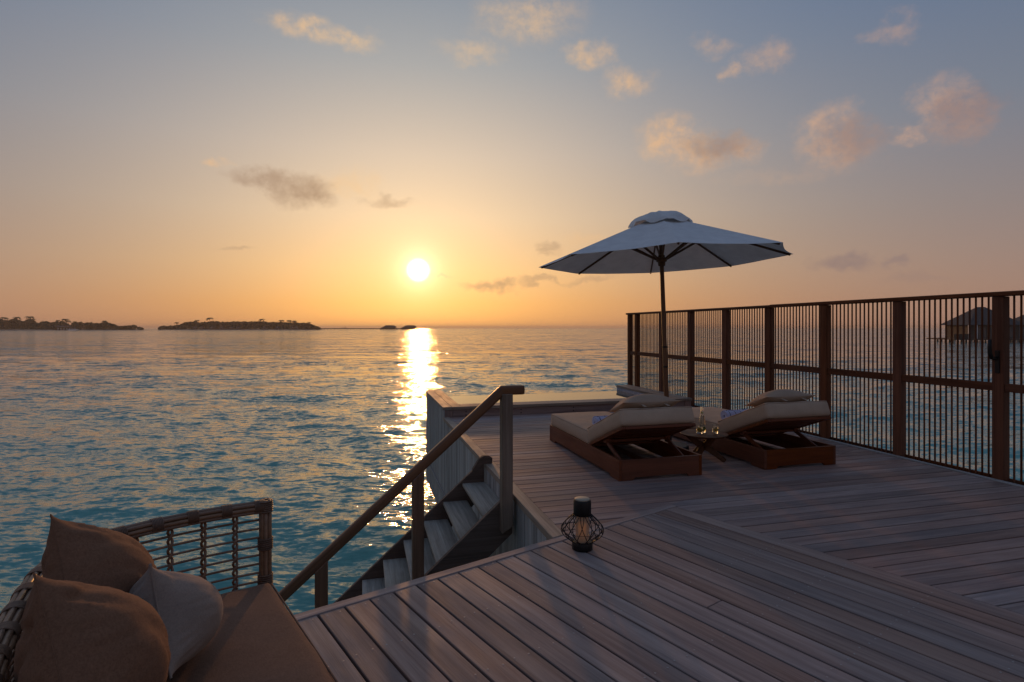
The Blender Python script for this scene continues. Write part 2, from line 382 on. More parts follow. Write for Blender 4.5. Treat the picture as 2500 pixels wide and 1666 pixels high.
def foliage(name, c1, c2):
    m, N, b = new_mat(name); co, rnd, tc = rnd_coords(N)
    N.put(b.inputs['Base Color'], N.mix(N.noise(co, .35, 3), c1, c2)); b.inputs['Roughness'].default_value = .8; b.inputs['Specular IOR Level'].default_value = .2
    return m
M['leaf'] = foliage('island_foliage', (.03, .05, .018, 1), (.075, .09, .035, 1))
M['palm'] = foliage('palm_frond', (.04, .06, .02, 1), (.08, .09, .035, 1))
M['bark'] = plain('palm_bark', (.10, .075, .055, 1), .9, 0, .2, .3, 3)
M['sand'] = plain('island_sand', (.33, .27, .20, 1), .95, 0, .2, .2, .1)
M['thatch'] = plain('thatch', (.085, .075, .07, 1), .95, 0, .15, .35, 2.5, .6)
M['vwall'] = plain('villa_boards', (.085, .065, .052, 1), .8, 0, .3, .25, 1.5)
M['pile'] = plain('concrete_pile', (.42, .40, .37, 1), .85, 0, .3, .2, 2)
M['white'] = plain('white_paint', (.75, .73, .70, 1), .5)
M['vglass'] = plain('villa_glass', (.04, .05, .06, 1), .08, 0, .6)

# ------------------------------------------------------------------ the sea
def build_sea():
    h = EYE - SEA; f = F * 1024 / 2500
    ys = np.concatenate([np.linspace(1500, 372, 50)[:-1], np.linspace(372, 7, 420)])
    D = f * h / ys
    D = np.concatenate([D, np.geomspace(D[-1] * 1.12, 9000, 30)])
    az = np.concatenate([np.radians(np.linspace(-180, -52, 24)[:-1]), np.radians(np.linspace(-52, 52, 900)), np.radians(np.linspace(52, 180, 24)[1:])])
    r = D[:, None] / np.cos(np.clip(np.abs(az), 0, R(52)))[None, :]
    X = r * np.sin(az)[None, :]; Y = r * np.cos(az)[None, :]
    Z = np.zeros_like(X); DX = np.zeros_like(X); DY = np.zeros_like(X)
    dr = np.gradient(D)[:, None] * np.ones_like(X)
    rng = np.random.RandomState(11)
    nc = 110
    lam = np.exp(rng.uniform(math.log(.26), math.log(7), nc)); lam[:4] = [9.0, 6.5, 5.0, 3.9]
    th = R(-104) + rng.normal(0, .45, nc)
    slope = .135 * math.sqrt(2 / nc) * np.where(lam > 3.5, .7, np.where(lam > 1.0, .62, 1.05))
    front = (np.abs(az) < R(54))[None, :]
    for L, t, sl in zip(lam, th, slope):
        k = 2 * math.pi / L; a = sl / k
        ph = k * (X * math.cos(t) + Y * math.sin(t)) + rng.uniform(0, 6.28)
        vis = np.clip((L / (2.6 * dr) - .6) / .8, 0, 1) * front
        s_, c_ = np.sin(ph), np.cos(ph)
        Z += vis * a * c_; DX -= vis * .75 * a * s_ * math.cos(t); DY -= vis * .75 * a * s_ * math.sin(t)
    # wind gusts: rougher and calmer patches
    X2, Y2 = X + DX, Y + DY
    V = np.stack([X2, Y2, Z + SEA], -1).reshape(-1, 3)
    nr, na = X.shape
    i = np.arange(nr - 1)[:, None] * na; j = np.arange(na - 1)[None, :]
    q = np.stack([i + j, i + j + 1, i + na + j + 1, i + na + j], -1).reshape(-1, 4)[:, ::-1]
    me = bpy.data.meshes.new('sea'); nv, nf = len(V), len(q)
    me.vertices.add(nv); me.vertices.foreach_set('co', V.astype(np.float32).ravel())
    me.loops.add(nf * 4); me.loops.foreach_set('vertex_index', q.astype(np.int32).ravel())
    me.polygons.add(nf); me.polygons.foreach_set('loop_start', np.arange(0, nf * 4, 4, dtype=np.int32)); me.polygons.foreach_set('use_smooth', np.ones(nf, dtype=bool))
    me.update(calc_edges=True); me.validate()
    if me.polygons[nf // 2].normal.z < 0: me.flip_normals()
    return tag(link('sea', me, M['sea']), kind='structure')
build_sea()

# ------------------------------------------------------------------ decks
def clip(poly, a, b, c):
    """keep a*x + b*y >= c"""
    out = []
    for i in range(len(poly)):
        p, q = poly[i], poly[(i + 1) % len(poly)]
        dp, dq = a * p[0] + b * p[1] - c, a * q[0] + b * q[1] - c
        if dp >= 0: out.append(p)
        if (dp >= 0) != (dq >= 0):
            k = dp / (dp - dq); out.append((p[0] + (q[0] - p[0]) * k, p[1] + (q[1] - p[1]) * k))
    return out
def area(p): return abs(sum(p[i][0] * p[(i + 1) % len(p)][1] - p[(i + 1) % len(p)][0] * p[i][1] for i in range(len(p)))) / 2 if len(p) > 2 else 0
PN, PV = 3.11, 4.01                       # far and right edges of the lounge deck in its own axes
nA = (bn.dot(a2), bn.dot(a1)); vA = (bv.dot(a2), bv.dot(a1))
DECK_END, DECK_L, DECK_R = 9.59, 1.37, 6.24

sun_deck = part(MB().box(DECK_L + .03, DECK_R + .10, .2, DECK_END + .02, -.32, -.040), 'sun_deck', M['dark'], rot=(0, 0, TA))  # solid slab instead of joists, coloured dark so the plank gaps look shaded
tag(sun_deck, kind='structure')
pw = .1430; k = 0
while DECK_END - pw * (k + 1) > .35:
    s1 = DECK_END - pw * k - .003; s0 = s1 - pw + .0115
    base = [(1.468, s0), (DECK_R - .06, s0), (DECK_R - .06, s1), (1.468, s1)]
    beyond = clip(base, *nA, PN + .004)
    right = clip(clip(base, *vA, PV + .004), -nA[0], -nA[1], -(PN + .004))
    tip = False
    if area(beyond) > .002 and area(right) > .002:
        tip = max(p[0] for p in beyond) > DECK_R - .1
    pieces = [[beyond, right]] if tip else [[p] for p in (beyond, right)]
    for pc in pieces:
        pc = [p for p in pc if area(p) > .002]
        if not pc: continue
        zt = random.uniform(-.0012, .0012)
        mb = MB((0, (s0 + s1) / 2, 0))
        for p in pc: mb.prism(p, -.036, zt)
        part(mb, 'plank', M['deck2'], sun_deck, bevel=.0025, loc=(0, (s0 + s1) / 2, 0))
    k += 1
edge = clip([(DECK_L - .02, 3.0), (1.462, 3.0), (1.462, DECK_END), (DECK_L - .02, DECK_END)], *nA, PN + .004)
eb = MB((DECK_L, 6, 0)).prism(edge, -.05, .010); eo = part(eb, 'edge_board', M['edge'], sun_deck, bevel=.004)
eo.location = (DECK_L, 6, 0)
# turn the grain of the edge board along its length
for v in eo.data.vertices: v.co = Vector((v.co.y, -v.co.x, v.co.z))
eo.rotation_euler = (0, 0, R(90))
kb = MB((0, 0, 0)).box(-5.6, 6.1, -.028, .028, -.03, .012); part(kb, 'kerb_board', M['grey'], sun_deck, bevel=.004, loc=(DECK_R - .03, 6.0, 0), rot=(0, 0, R(90)))

lounge_deck = part(MB().box(-2.6, PV - .02, -2.2, PN - .02, -.33, -.044), 'lounge_deck', M['dark'], rot=(0, 0, TB))  # same dark slab here, its colour supplies the shade in the gaps
tag(lounge_deck, kind='structure')
pb = .1463; v0 = PV - pb; k = 0
screws = MB()
JOINT = 2.759
while v0 > -2.45:
    y1 = PN - .072; w = pb - .012
    cuts = [y1, -2.1]
    if abs(v0 + pb / 2 - JOINT) < pb / 2: cuts = [y1, 1.84, -2.1]
    elif k % 4 == 1: cuts = [y1, -.35 - .3 * (k % 3), -2.1]
    elif k in (2, 9, 16): cuts = [y1, .62 if k != 9 else 1.1, -2.1]
    for c0, c1 in zip(cuts[:-1], cuts[1:]):
        L = c0 - c1 - .004
        zt = .004 + random.uniform(-.0012, .0012)
        mb = MB().box(-L / 2, L / 2, -w / 2, w / 2, -.04, 0)
        part(mb, 'plank', M['deck'], lounge_deck, bevel=.003, loc=(v0 + pb / 2 + random.uniform(-.001, .001), (c0 + c1) / 2, zt), rot=(0, 0, R(90)))
    for yy in [PN - .105] + [PN - .105 - .46 * q for q in range(1, 9)]:
        for dx in (-.038, .038):
            cx_, cy_ = v0 + pb / 2 + dx + random.uniform(-.006, .006), yy + random.uniform(-.01, .01)
            screws.add([(cx_ + .0052 * math.cos(a), cy_ + .0052 * math.sin(a), .0062) for a in [q * math.pi / 3 for q in range(6)]] + [(cx_, cy_, .0072)],
                       [(q, (q + 1) % 6, 6) for q in range(6)])
    v0 -= pb; k += 1
tag(part(screws, 'screw_heads', M['steel'], lounge_deck), kind='stuff')
L = PV + 2.55
part(MB().box(-L / 2, L / 2, -.034, .034, -.075, .0075), 'edge_board', M['deck'], lounge_deck, bevel=.004, loc=(PV - L / 2, PN - .034, 0))
part(MB().box(-L / 2, L / 2, -.012, .012, -.33, -.08), 'fascia_board', M['grey'], lounge_deck, bevel=.003, loc=(PV - L / 2, PN - .03, 0))

# ------------------------------------------------------------------ side wall of the deck, clad in upright boards
side = thing('deck_side_wall', 'silvery grey upright board cladding along the water side of the sun deck', 'wall', PA(DECK_L, 7.5, -1.75), TA)
part(MB((DECK_L, 7.5, -1.75)).box(DECK_L + .005, DECK_L + .12, 2.6, 12.25, -1.74, -.06), 'wall_core', M['dark'], side)
s = 3.2; pw2 = .118
while s < 12.2:
    top = -.052 if s < DECK_END - .03 else .125
    hgt = top + 1.75
    w = pw2 - .006
    mb = MB().box(-hgt / 2, hgt / 2, -w / 2, w / 2, -.010, .010)
    part(mb, 'cladding_board', M['grey'], side, bevel=.003, loc=(-.004 + random.uniform(-.003, .003), s + pw2 / 2 - 7.5, hgt / 2), rot=(0, R(-90), 0))
    s += pw2
tr = MB().box(-4.55, 4.55, -.035, .035, -.012, .012)
part(tr, 'trim_board', M['grey'], side, bevel=.004, loc=(-.028, .2, .45), rot=(R(90), 0, R(90)))

# ------------------------------------------------------------------ plunge pool
pool = thing('plunge_pool', 'timber edged plunge pool reflecting the orange sky beyond the sun deck', 'pool', PA(3.8, 10.9, -1.75), TA)
po = (3.8, 10.9, -1.75)
sh = MB(po).box(1.50, 1.66, 9.64, 12.18, -1.75, .125).box(5.90, 6.20, 9.64, 12.2, -1.75, .125).box(1.66, 5.90, 9.64, 9.92, -1.75, .125).box(1.66, 5.90, 12.1, 12.16, -1.75, .052).box(1.66, 5.90, 9.92, 12.1, -1.75, -1.1)
part(sh, 'shell', M['dark'], pool)
part(MB(po).box(5.882, 5.899, 9.92, 12.22, -1.0, .128), 'mosaic_wall', M['mosaic'], pool)
part(MB(po).box(1.661, 5.881, 9.921, 12.098, .03, .058), 'pool_water', M['poolw'], pool)
def board(parent, name, mat, x0, x1, y0, y1, z0, z1, o, along='x', bev=.004):
    """board of a thing, grain along its length"""
    c = Vector(((x0 + x1) / 2, (y0 + y1) / 2, (z0 + z1) / 2)) - Vector(o)
    dx, dy, dz = (x1 - x0) / 2, (y1 - y0) / 2, (z1 - z0) / 2
    if along == 'x': return part(MB().box(-dx, dx, -dy, dy, -dz, dz), name, mat, parent, bevel=bev, loc=c)
    if along == 'y': return part(MB().box(-dy, dy, -dx, dx, -dz, dz), name, mat, parent, bevel=bev, loc=c, rot=(0, 0, R(90)))
    return part(MB().box(-dz, dz, -dy, dy, -dx, dx), name, mat, parent, bevel=bev, loc=c, rot=(0, R(-90), 0))
board(pool, 'coping_board', M['edge'], 1.34, 1.497, 9.585, 12.27, .128, .181, po, 'y')
board(pool, 'coping_board', M['edge'], 1.501, 1.675, 9.742, 12.27, .128, .180, po, 'y')
board(pool, 'coping_board', M['edge'], 1.501, 6.06, 9.575, 9.738, .128, .181, po, 'x')
board(pool, 'coping_board', M['edge'], 1.679, 5.878, 9.742, 9.935, .128, .179, po, 'x')
board(pool, 'coping_board', M['edge'], 5.882, 6.06, 9.742, 12.25, .128, .180, po, 'y')
board(pool, 'coping_board', M['edge'], 6.064, 6.215, 9.575, 12.25, .128, .181, po, 'y')
board(pool, 'fascia_board', M['deck2'], 1.515, 6.06, 9.600, 9.632, -.02, .124, po, 'x')
board(pool, 'corner_board', M['deck2'], 1.352, 1.511, 9.596, 9.636, -.02, .124, po, 'z')
board(pool, 'corner_board', M['deck2'], 6.064, 6.205, 9.596, 9.632, -.02, .124, po, 'z')
for t in (1.75, 2.75, 3.75, 4.75, 5.7):
    for z in (.03, .09):
        mb = MB(po).tube([(t, 9.598, z), (t, 9.606, z)], .012, 8); part(mb, 'plug', M['dark'], pool)

# ------------------------------------------------------------------ stairs down to the water
S0, S1 = 4.92, 6.22
SL = .88
so = (.3, 5.57, -2.3)
stair = thing('staircase', 'open tread wooden stairs with a handrail leading down to the lagoon', 'stairs', PA(*so), TA)
def string_z(t): return -.165 + SL * (t - 1.08)
def stringer(s0, s1):
    tb = -1.55
    prof = [(tb, string_z(tb)), (1.335, string_z(1.335) if s0 > 5.5 else .06), (1.335, string_z(1.335) - .40), (tb, string_z(tb) - .40)]
    return MB(so).xprism([(p[0], p[1]) for p in prof], 1, s0, s1)
part(stringer(S1 - .045, S1), 'stringer', M['string'], stair, bevel=.004)
part(stringer(S0 + .03, S0 + .075), 'stringer', M['string'], stair, bevel=.004)
# curved head of the far stringer lying over the deck edge
hd = [(1.20, string_z(1.20) + .012), (1.28, .075), (1.33, .102), (1.39, .098), (1.43, .07), (1.43, .012), (1.34, .012), (1.20, string_z(1.20) - .05)]
part(MB(so).xprism(hd, 1, S1 - .05, S1 + .004), 'stringer_head', M['string'], stair, bevel=.004)
for q in range(11):
    t1_, z1_ = 1.085 - .217 * q, -.193 - .191 * q
    L = S1 - S0 - .125
    mb = MB().box(-L / 2, L / 2, -.135, .135, -.036, 0)
    part(mb, 'tread', M['stair'], stair, bevel=.005, loc=(t1_ + .135 - so[0], (S0 + S1) / 2 + .02 - so[1], z1_ - so[2]), rot=(0, 0, R(90)))
SR = S0 - .028                            # plane of posts and rail
def rail_z(t): return .955 + SL * (t - 1.215)
for t, zb in ((1.262, -.30), (.467, -1.15), (-.328, -1.75), (-1.12, -2.3)):
    top = min(rail_z(t) - .02, .955); hgt = top - zb
    sl = MB()
    # post with a slanted top under the rail
    zt0, zt1 = (top - SL * .05, top + SL * .05) if t < 1 else (top, top)
    pr = [(-.05, zb), (.05, zb + .06), (.05, zt1), (-.05, zt0)]
    mbp = MB()
    mbp.add([(p[1] - zb, -.05 + .1 * e, -p[0]) for e in (0, 1) for p in pr], [(0, 1, 2, 3), (7, 6, 5, 4), (0, 4, 5, 1), (1, 5, 6, 2), (2, 6, 7, 3), (3, 7, 4, 0)])
    part(mbp, 'post', M['post'] if t > 1 else M['rail'], stair, bevel=.006, loc=(t - so[0], SR - so[1], zb - so[2]), rot=(0, R(-90), 0))
pth = [(1.40, .985), (1.215, .985), (-1.75, rail_z(-1.75) + .03)]
rl = []
def railseg(p, q, name):
    a, b = Vector((p[0], SR, p[1])), Vector((q[0], SR, q[1])); L = (b - a).length; c = (a + b) / 2
    ang = math.atan2(b.z - a.z, b.x - a.x)
    mb = MB().box(-L / 2, L / 2, -.036, .036, -.042, .042)
    part(mb, name, M['rail'], stair, bevel=.022, seg=3, smooth='auto', loc=c - Vector(so), rot=(0, -ang, 0))
railseg((1.43, .985), (1.195, .985), 'handrail_end')
railseg((1.235, .995), (-1.75, rail_z(-1.75) + .022), 'handrail')

# ------------------------------------------------------------------ privacy screen
fo = (DECK_R + .04, 7.0, 0)
fence = thing('slatted_screen', 'tall dark brown timber screen of thin upright slats beside the deck', 'fence', PA(*fo), TA)
FP = [4.245 + 1.11 * q for q in range(-2, 8)]
for s in FP + [12.38]:
    board(fence, 'post', M['fence'], DECK_R, DECK_R + .09, s - .11, s, -.02, 1.868, fo, 'z', .005)
lo = 1.0
segs = [(1.0, FP[0] - .11)] + list(zip(FP[:-1], [s - .11 for s in FP[1:]])) + [(FP[-1], 12.27)]
sm = MB().box(-.945, .945, -.0075, .0075, -.0075, .0075).mesh('slat', .002)
sm.materials.append(M['fence'])
for s0, s1 in segs:
    n = max(3, round((s1 - s0) / .0625) - 1)
    for q in range(n):
        s = s0 + (s1 - s0) * (q + 1) / (n + 1)
        link('slat', sm, None, fence, Vector((DECK_R + .052, s, .93)) - Vector(fo), (0, R(-90), 0))
    board(fence, 'middle_rail', M['fence'], DECK_R + .012, DECK_R + .040, s0 + .001, s1 - .001, .905, .990, fo, 'y', .004)
    board(fence, 'bottom_rail', M['fence'], DECK_R + .064, DECK_R + .085, s0 + .001, s1 - .001, -.03, .03, fo, 'y', .003)
board(fence, 'top_rail', M['fence'], DECK_R - .022, DECK_R + .112, 7.46, 12.43, 1.870, 1.912, fo, 'y', .008)
board(fence, 'top_rail', M['fence'], DECK_R - .022, DECK_R + .112, .95, 7.455, 1.872, 1.918, fo, 'y', .008)
hk = MB(fo)
board(fence, 'hook_plate', M['black'], DECK_R - .016, DECK_R - .001, 4.165, 4.205, 1.09, 1.32, fo, 'z', .003)
hk.tube([(DECK_R - .01, 4.185, 1.245), (DECK_R - .04, 4.188, 1.235), (DECK_R - .075, 4.192, 1.245), (DECK_R - .095, 4.195, 1.29), (DECK_R - .098, 4.197, 1.36), (DECK_R - .092, 4.197, 1.43)], [.018, .018, .019, .019, .018, .015], 10)
part(hk, 'hook', M['black'], fence, smooth=True)

# ------------------------------------------------------------------ soft shapes
def soft_box(w, d, h, r, n=(26, 30, 8), crown=.015, wob=.004, seed=0, top_only=False):
    """upholstered block, corner at -w/2,-d/2, z from 0 to h"""
    bm = bmesh.new(); bmesh.ops.create_cube(bm, size=1)
    me = bpy.data.meshes.new('soft'); vs = {}; V = []; Fc = []
    def vid(p):
        key = tuple(round(c, 5) for c in p)
        if key not in vs: vs[key] = len(V); V.append(Vector(p))
        return vs[key]
    nx, ny, nz = n
    def face(fn, a, b):
        for i in range(a):
            for j in range(b):
                Fc.append((vid(fn(i / a, j / b)), vid(fn((i + 1) / a, j / b)), vid(fn((i + 1) / a, (j + 1) / b)), vid(fn(i / a, (j + 1) / b))))
    # denser sampling towards edges
    e = lambda u: .5 - .5 * math.cos(math.pi * u)
    e2 = lambda u: .55 * u + .45 * e(u)
    W2, D2 = w / 2, d / 2
    face(lambda u, v: (-W2 + w * e2(u), -D2 + d * e2(v), 0), nx, ny); face(lambda u, v: (-W2 + w * e2(u), -D2 + d * e2(v), h), nx, ny)
    face(lambda u, v: (-W2 + w * e2(u), -D2, h * v), nx, nz); face(lambda u, v: (-W2 + w * e2(u), D2, h * v), nx, nz)
    face(lambda u, v: (-W2, -D2 + d * e2(u), h * v), ny, nz); face(lambda u, v: (W2, -D2 + d * e2(u), h * v), ny, nz)
    out = []
    for p in V:
        c = Vector((max(-W2 + r, min(W2 - r, p.x)), max(-D2 + r, min(D2 - r, p.y)), max(r, min(h - r, p.z))))
        dlt = p - c
        q = c + dlt.normalized() * min(r, dlt.length) if dlt.length > 1e-6 else p.copy()
        u, v = p.x / W2, p.y / D2
        k_ = max(0, (1 - u ** 4)) * max(0, (1 - v ** 4))
        if p.z > h * .5: q.z += crown * k_
        m_ = 1 - abs(p.z / h - .5) * 2
        q.x += math.copysign(.010 * m_ * (1 - v * v), u) if abs(u) > .97 else 0
        q.y += math.copysign(.010 * m_ * (1 - u * u), v) if abs(v) > .97 else 0
        nvv = mn.noise_vector(q * 4.2 + Vector((seed * 9.1, 3.3, seed))) * wob + mn.noise_vector(q * 13 + Vector((seed * 5.1, 1.3, seed))) * wob * .35
        out.append(q + nvv)
    bm.free()
    me.from_pydata([tuple(v) for v in out], [], Fc)
    b2 = bmesh.new(); b2.from_mesh(me); bmesh.ops.recalc_face_normals(b2, faces=b2.faces); b2.to_mesh(me); b2.free()
    for p in me.polygons: p.use_smooth = True
    return me
def pillow_mesh(W, Hh, T, n=44, seed=0, sag=.0, crease=.012, pinch=.07):
    """scatter cushion in the xz plane (z up from 0), thickness along y"""
    V = []; Fc = []
    def edge(u, v):
        x = W / 2 * u * (1 - pinch * (1 - v * v) * abs(u) ** 3); z = Hh / 2 * v * (1 - pinch * (1 - u * u) * abs(v) ** 3)
        return x, z
    idx = {}
    for side_ in (1, -1):
        for i in range(n + 1):
            for j in range(n + 1):
                u = math.sin((i / n - .5) * math.pi); v = math.sin((j / n - .5) * math.pi)
                b = i in (0, n) or j in (0, n)
                if b and (1, i, j) in idx and side_ == -1: idx[(-1, i, j)] = idx[(1, i, j)]; continue
                x, z = edge(u, v)
                k_ = max(0, (1 - u * u) * (1 - v * v))
                th = T / 2 * (k_ ** .62) * (1 - .45 * (u * u * v * v) ** .8) * (1.25 if side_ < 0 else .75)
                if not b:
                    # creases running in from the corners and edges
                    pv = Vector((x * 6, side_ * 2.0 + seed * 3.7, z * 6))
                    ang = math.atan2(abs(v), abs(u)); rad = math.hypot(u, v)
                    cr = mn.noise(Vector((ang * 7 + seed, rad * 1.2, side_ * 3 + seed * 1.7 + (1 if u > 0 else 0) * 5 + (1 if v > 0 else 0) * 11)))
                    th += crease * (1 - abs(cr) * 3.0) * (rad ** 1.5) * .55 * min(1, k_ * 6)
                    th += crease * .9 * mn.noise(pv * .55) * min(1, k_ * 4)
                    fold = mn.noise(Vector((x * 3 + seed, 7.7, z * 11 + .8 * math.sin(x * 9) + side_)))
                    th -= crease * 1.1 * max(0, .22 - abs(fold)) / .22 * min(1, k_ * 4) * (.4 + .6 * max(0, mn.noise(pv * .4 + Vector((9, 9, 9))) + .4))
                    th = max(th, .002)
                z2 = z - sag * (1 - u * u) * max(0, v)
                idx[(side_, i, j)] = len(V); V.append((x, side_ * th, z2 + Hh / 2))
        for i in range(n):
            for j in range(n):
                f = [idx[(side_, i, j)], idx[(side_, i + 1, j)], idx[(side_, i + 1, j + 1)], idx[(side_, i, j + 1)]]
                Fc.append(f if side_ == -1 else f[::-1])
    me = bpy.data.meshes.new('pillow'); me.from_pydata(V, [], Fc)
    for p in me.polygons: p.use_smooth = True
    # the seam follows the border
    ring = [idx[(1, i, 0)] for i in range(n)] + [idx[(1, n, j)] for j in range(n)] + [idx[(1, i, n)] for i in range(n, 0, -1)] + [idx[(1, 0, j)] for j in range(n, 0, -1)]
    seam = [Vector(V[i]) for i in ring]
    return me, seam + [seam[0]]

# ------------------------------------------------------------------ sun loungers
LW, LL = .955, 2.15
def make_lounger():
    root = thing('sun_lounger', 'x', 'sun lounger', (0, 0, 0), TA, 'sun loungers on the sun deck')
    h = .212; tk = .032
    def sidepanel(x0, x1):
        prof = [(-LL / 2, 0), (-LL / 2 + .20, 0), (-LL / 2 + .23, .028), (LL / 2 - .23, .028), (LL / 2 - .20, 0), (LL / 2, 0), (LL / 2, h), (-LL / 2, h)]
        c = (x0 + x1) / 2; wd = (x1 - x0) / 2
        mb = MB().xprism([(p[0], p[1]) for p in prof], 1, -wd, wd)
        return part(mb, 'side_panel', M['teak'], root, bevel=.004, seg=2, loc=(c, 0, 0), rot=(0, 0, R(90)))
    sidepanel(-LW / 2, -LW / 2 + tk); sidepanel(LW / 2 - tk, LW / 2)
    for y, nm in ((-LL / 2 + tk / 2, 'head_panel'), (LL / 2 - tk / 2, 'foot_panel')):
        w2 = LW / 2 - tk - .001
        prof = [(-w2, 0), (-w2 + .12, 0), (-w2 + .15, .028), (w2 - .15, .028), (w2 - .12, 0), (w2, 0), (w2, h - .002), (-w2, h - .002)]
        part(MB().xprism(prof, 1, -tk / 2, tk / 2), nm, M['teak'], root, bevel=.004, seg=2, loc=(0, y, 0))
    w2 = LW / 2 - tk - .001
    part(MB().box(-1.02, 1.02, -.045, .045, -.012, .012), 'centre_rail', M['teak'], root, bevel=.003, loc=(-.02, 0, .10), rot=(0, 0, R(90)))
    for q in range(9):
        y = -.20 + q * .152
        part(MB().box(-w2, w2, -.045, .045, -.01, .01), 'bed_slat', M['teak'], root, bevel=.003, loc=(0, y, .190))
    X0, X1 = -LW / 2 + .006, LW / 2 - .105
    # raised backrest
    hy, hz = -.275, .225; ang = math.atan2(.335, .84); BL = .905
    def BK(x, l, n): return Vector((x, hy - l * math.cos(ang) - n * math.sin(ang) * -1 * -1, hz + l * math.sin(ang) + n * math.cos(ang)))
    BK = lambda x, l, n: Vector((x, hy - l * math.cos(ang) + n * math.sin(ang) * 1.0, hz + l * math.sin(ang) + n * math.cos(ang)))
    br = link('backrest', MB().box(-.001, .001, -.001, .001, -.001, .001).mesh('b'), M['teak'], root)
    bk = MB()
    for x in (X0 + .02, X1 - .02): bk.bar(BK(x, 0, -.016), BK(x, BL, -.016), .04, .032, (0, math.sin(ang), math.cos(ang)))
    bk.bar(BK(X0 + .041, BL - .02, -.016), BK(X1 - .041, BL - .02, -.016), .04, .031, (0, math.sin(ang), math.cos(ang)))
    br.data = bk.mesh('backrest', .003); br.data.materials.append(M['teak'])
    for q in range(8):
        l = .06 + q * .1
        mb = MB().bar(BK(X0 + .041, l, -.014), BK(X1 - .041, l, -.014), .075, .018, (0, math.sin(ang), math.cos(ang)))
        part(mb, 'backrest_slat', M['teak'], br, bevel=.002)
    # props
    for x in (X0 + .07, X1 - .05):
        a = BK(x, .36, -.05); b = Vector((x, -LL / 2 + .06, .15))
        part(MB().bar(a, b, .024, .044), 'prop', M['teak'], root, bevel=.003)
        part(MB().bar(a + Vector((-.03, 0, .01)), a + Vector((.03, 0, .01)), .06, .05), 'prop_block', M['teak'], root, bevel=.003)
    part(MB().bar(BK(X0 + .085, .36, -.045), BK(X1 - .065, .36, -.045), .03, .03), 'prop_bar', M['teak'], root, bevel=.003)
    # mattress
    flat = LL / 2 - .01 - hy
    def piping(o, w, d, h):
        r = .03; P = []
        for cx_, cy_, a0 in ((w / 2 - r, d / 2 - r, 0), (-w / 2 + r, d / 2 - r, 90), (-w / 2 + r, -d / 2 + r, 180), (w / 2 - r, -d / 2 + r, 270)):
            P += [(cx_ + (r - .006) * math.cos(R(a0 + q * 18)), cy_ + (r - .006) * math.sin(R(a0 + q * 18)), h - .012) for q in range(6)]
        part(MB().tube(P + [P[0]], .0055, 6, False), 'piping', M['pillow'], o, smooth=True)
    m1 = link('mattress', soft_box(X1 - X0, flat, .168, .035, (24, 34, 6), .012, .005, 1), M['cushion'], root, ((X0 + X1) / 2, hy + flat / 2, .203))
    piping(m1, X1 - X0, flat, .168)
    mb = link('back_mattress', soft_box(X1 - X0, BL + .02, .175, .035, (24, 24, 6), .014, .006, 2), M['cushion'], root)
    mid = BK((X0 + X1) / 2, BL / 2 + .012, .003)
    mb.location = mid; mb.rotation_euler = (-ang, 0, 0)
    piping(mb, X1 - X0, BL + .02, .175)
    # headrest
    pm, seam = pillow_mesh(.68, .40, .20, 30, 3, 0, .008, .03)
    hp = link('headrest_cushion', pm, M['pillow'], root)
    c = BK(0, BL - .235, .245)
    hp.rotation_euler = (R(90) - ang, 0, 0)
    hp.location = BK(0, BL - .235, .252) + Vector((0, -.2 * math.cos(ang), .2 * math.sin(ang))) * 1.0
    hp.location = BK((X0 + X1) / 2, BL - .03, .250)
    hp.rotation_euler = (R(-90) - ang, 0, 0)
    for x in (-.17, .10):
        st = MB().bar(BK(x, BL - .12, .27), BK(x, BL + .012, .188), .03, .004, (0, math.sin(ang), math.cos(ang)))
        part(st, 'strap', M['pillow'], root)
    return root
L1 = make_lounger()
L2 = copy_tree(L1)
L1['label'] = 'wooden box frame sun lounger with beige mattress, beside the stairs'
L2['label'] = 'wooden box frame sun lounger with beige mattress, beside the slatted screen'
L1.location = PA(2.50 + LW / 2, 5.145 + LL / 2, .001); L2.location = PA(4.24 + LW / 2, 5.155 + LL / 2, .001)

# ------------------------------------------------------------------ rolled towels
def make_towel():
    Ln = .40; V = []; Fc = []; n = 96; turns = 4.2; tk = .0115
    for e in (0, 1):
        for i in range(n + 1):
            a = i / n * turns * 2 * math.pi; r = .014 + (.064 - .014) * i / n
            dz = mn.noise(Vector((a, e * 3.0, 0))) * .004
            for rr in (r - tk * .45, r + tk * .45): V.append(((e - .5) * Ln + dz, rr * math.cos(a), rr * math.sin(a) + .066))
    o = 2 * (n + 1)
    for i in range(n):
        a, b, c, d = 2 * i, 2 * i + 1, 2 * i + 2, 2 * i + 3
        Fc += [(a, c, c + o, a + o), (b, b + o, d + o, d), (a, b, d, c), (a + o, c + o, d + o, b + o)]
    Fc += [(0, o, o + 1, 1), (2 * n, 2 * n + 1, o + 2 * n + 1, o + 2 * n)]
    me = bpy.data.meshes.new('towel'); me.from_pydata(V, [], Fc)
    bm = bmesh.new(); bm.from_mesh(me); bmesh.ops.recalc_face_normals(bm, faces=bm.faces); bm.to_mesh(me); bm.free()
    for p in me.polygons: p.use_smooth = True
    me.set_sharp_from_angle(angle=R(50)); return me
tw = make_towel()
for t, s, lab in ((2.50 + .32, 6.02, 'lounger beside the stairs'), (4.24 + .33, 6.03, 'lounger beside the slatted screen')):
    o = link('rolled_towel', tw, M['towel'], None, PA(t, s + .02, .384), (0, 0, TA + R(3)))
    tag(o, 'rolled pale blue striped towel on the ' + lab, 'towel', 'rolled towels on the loungers')

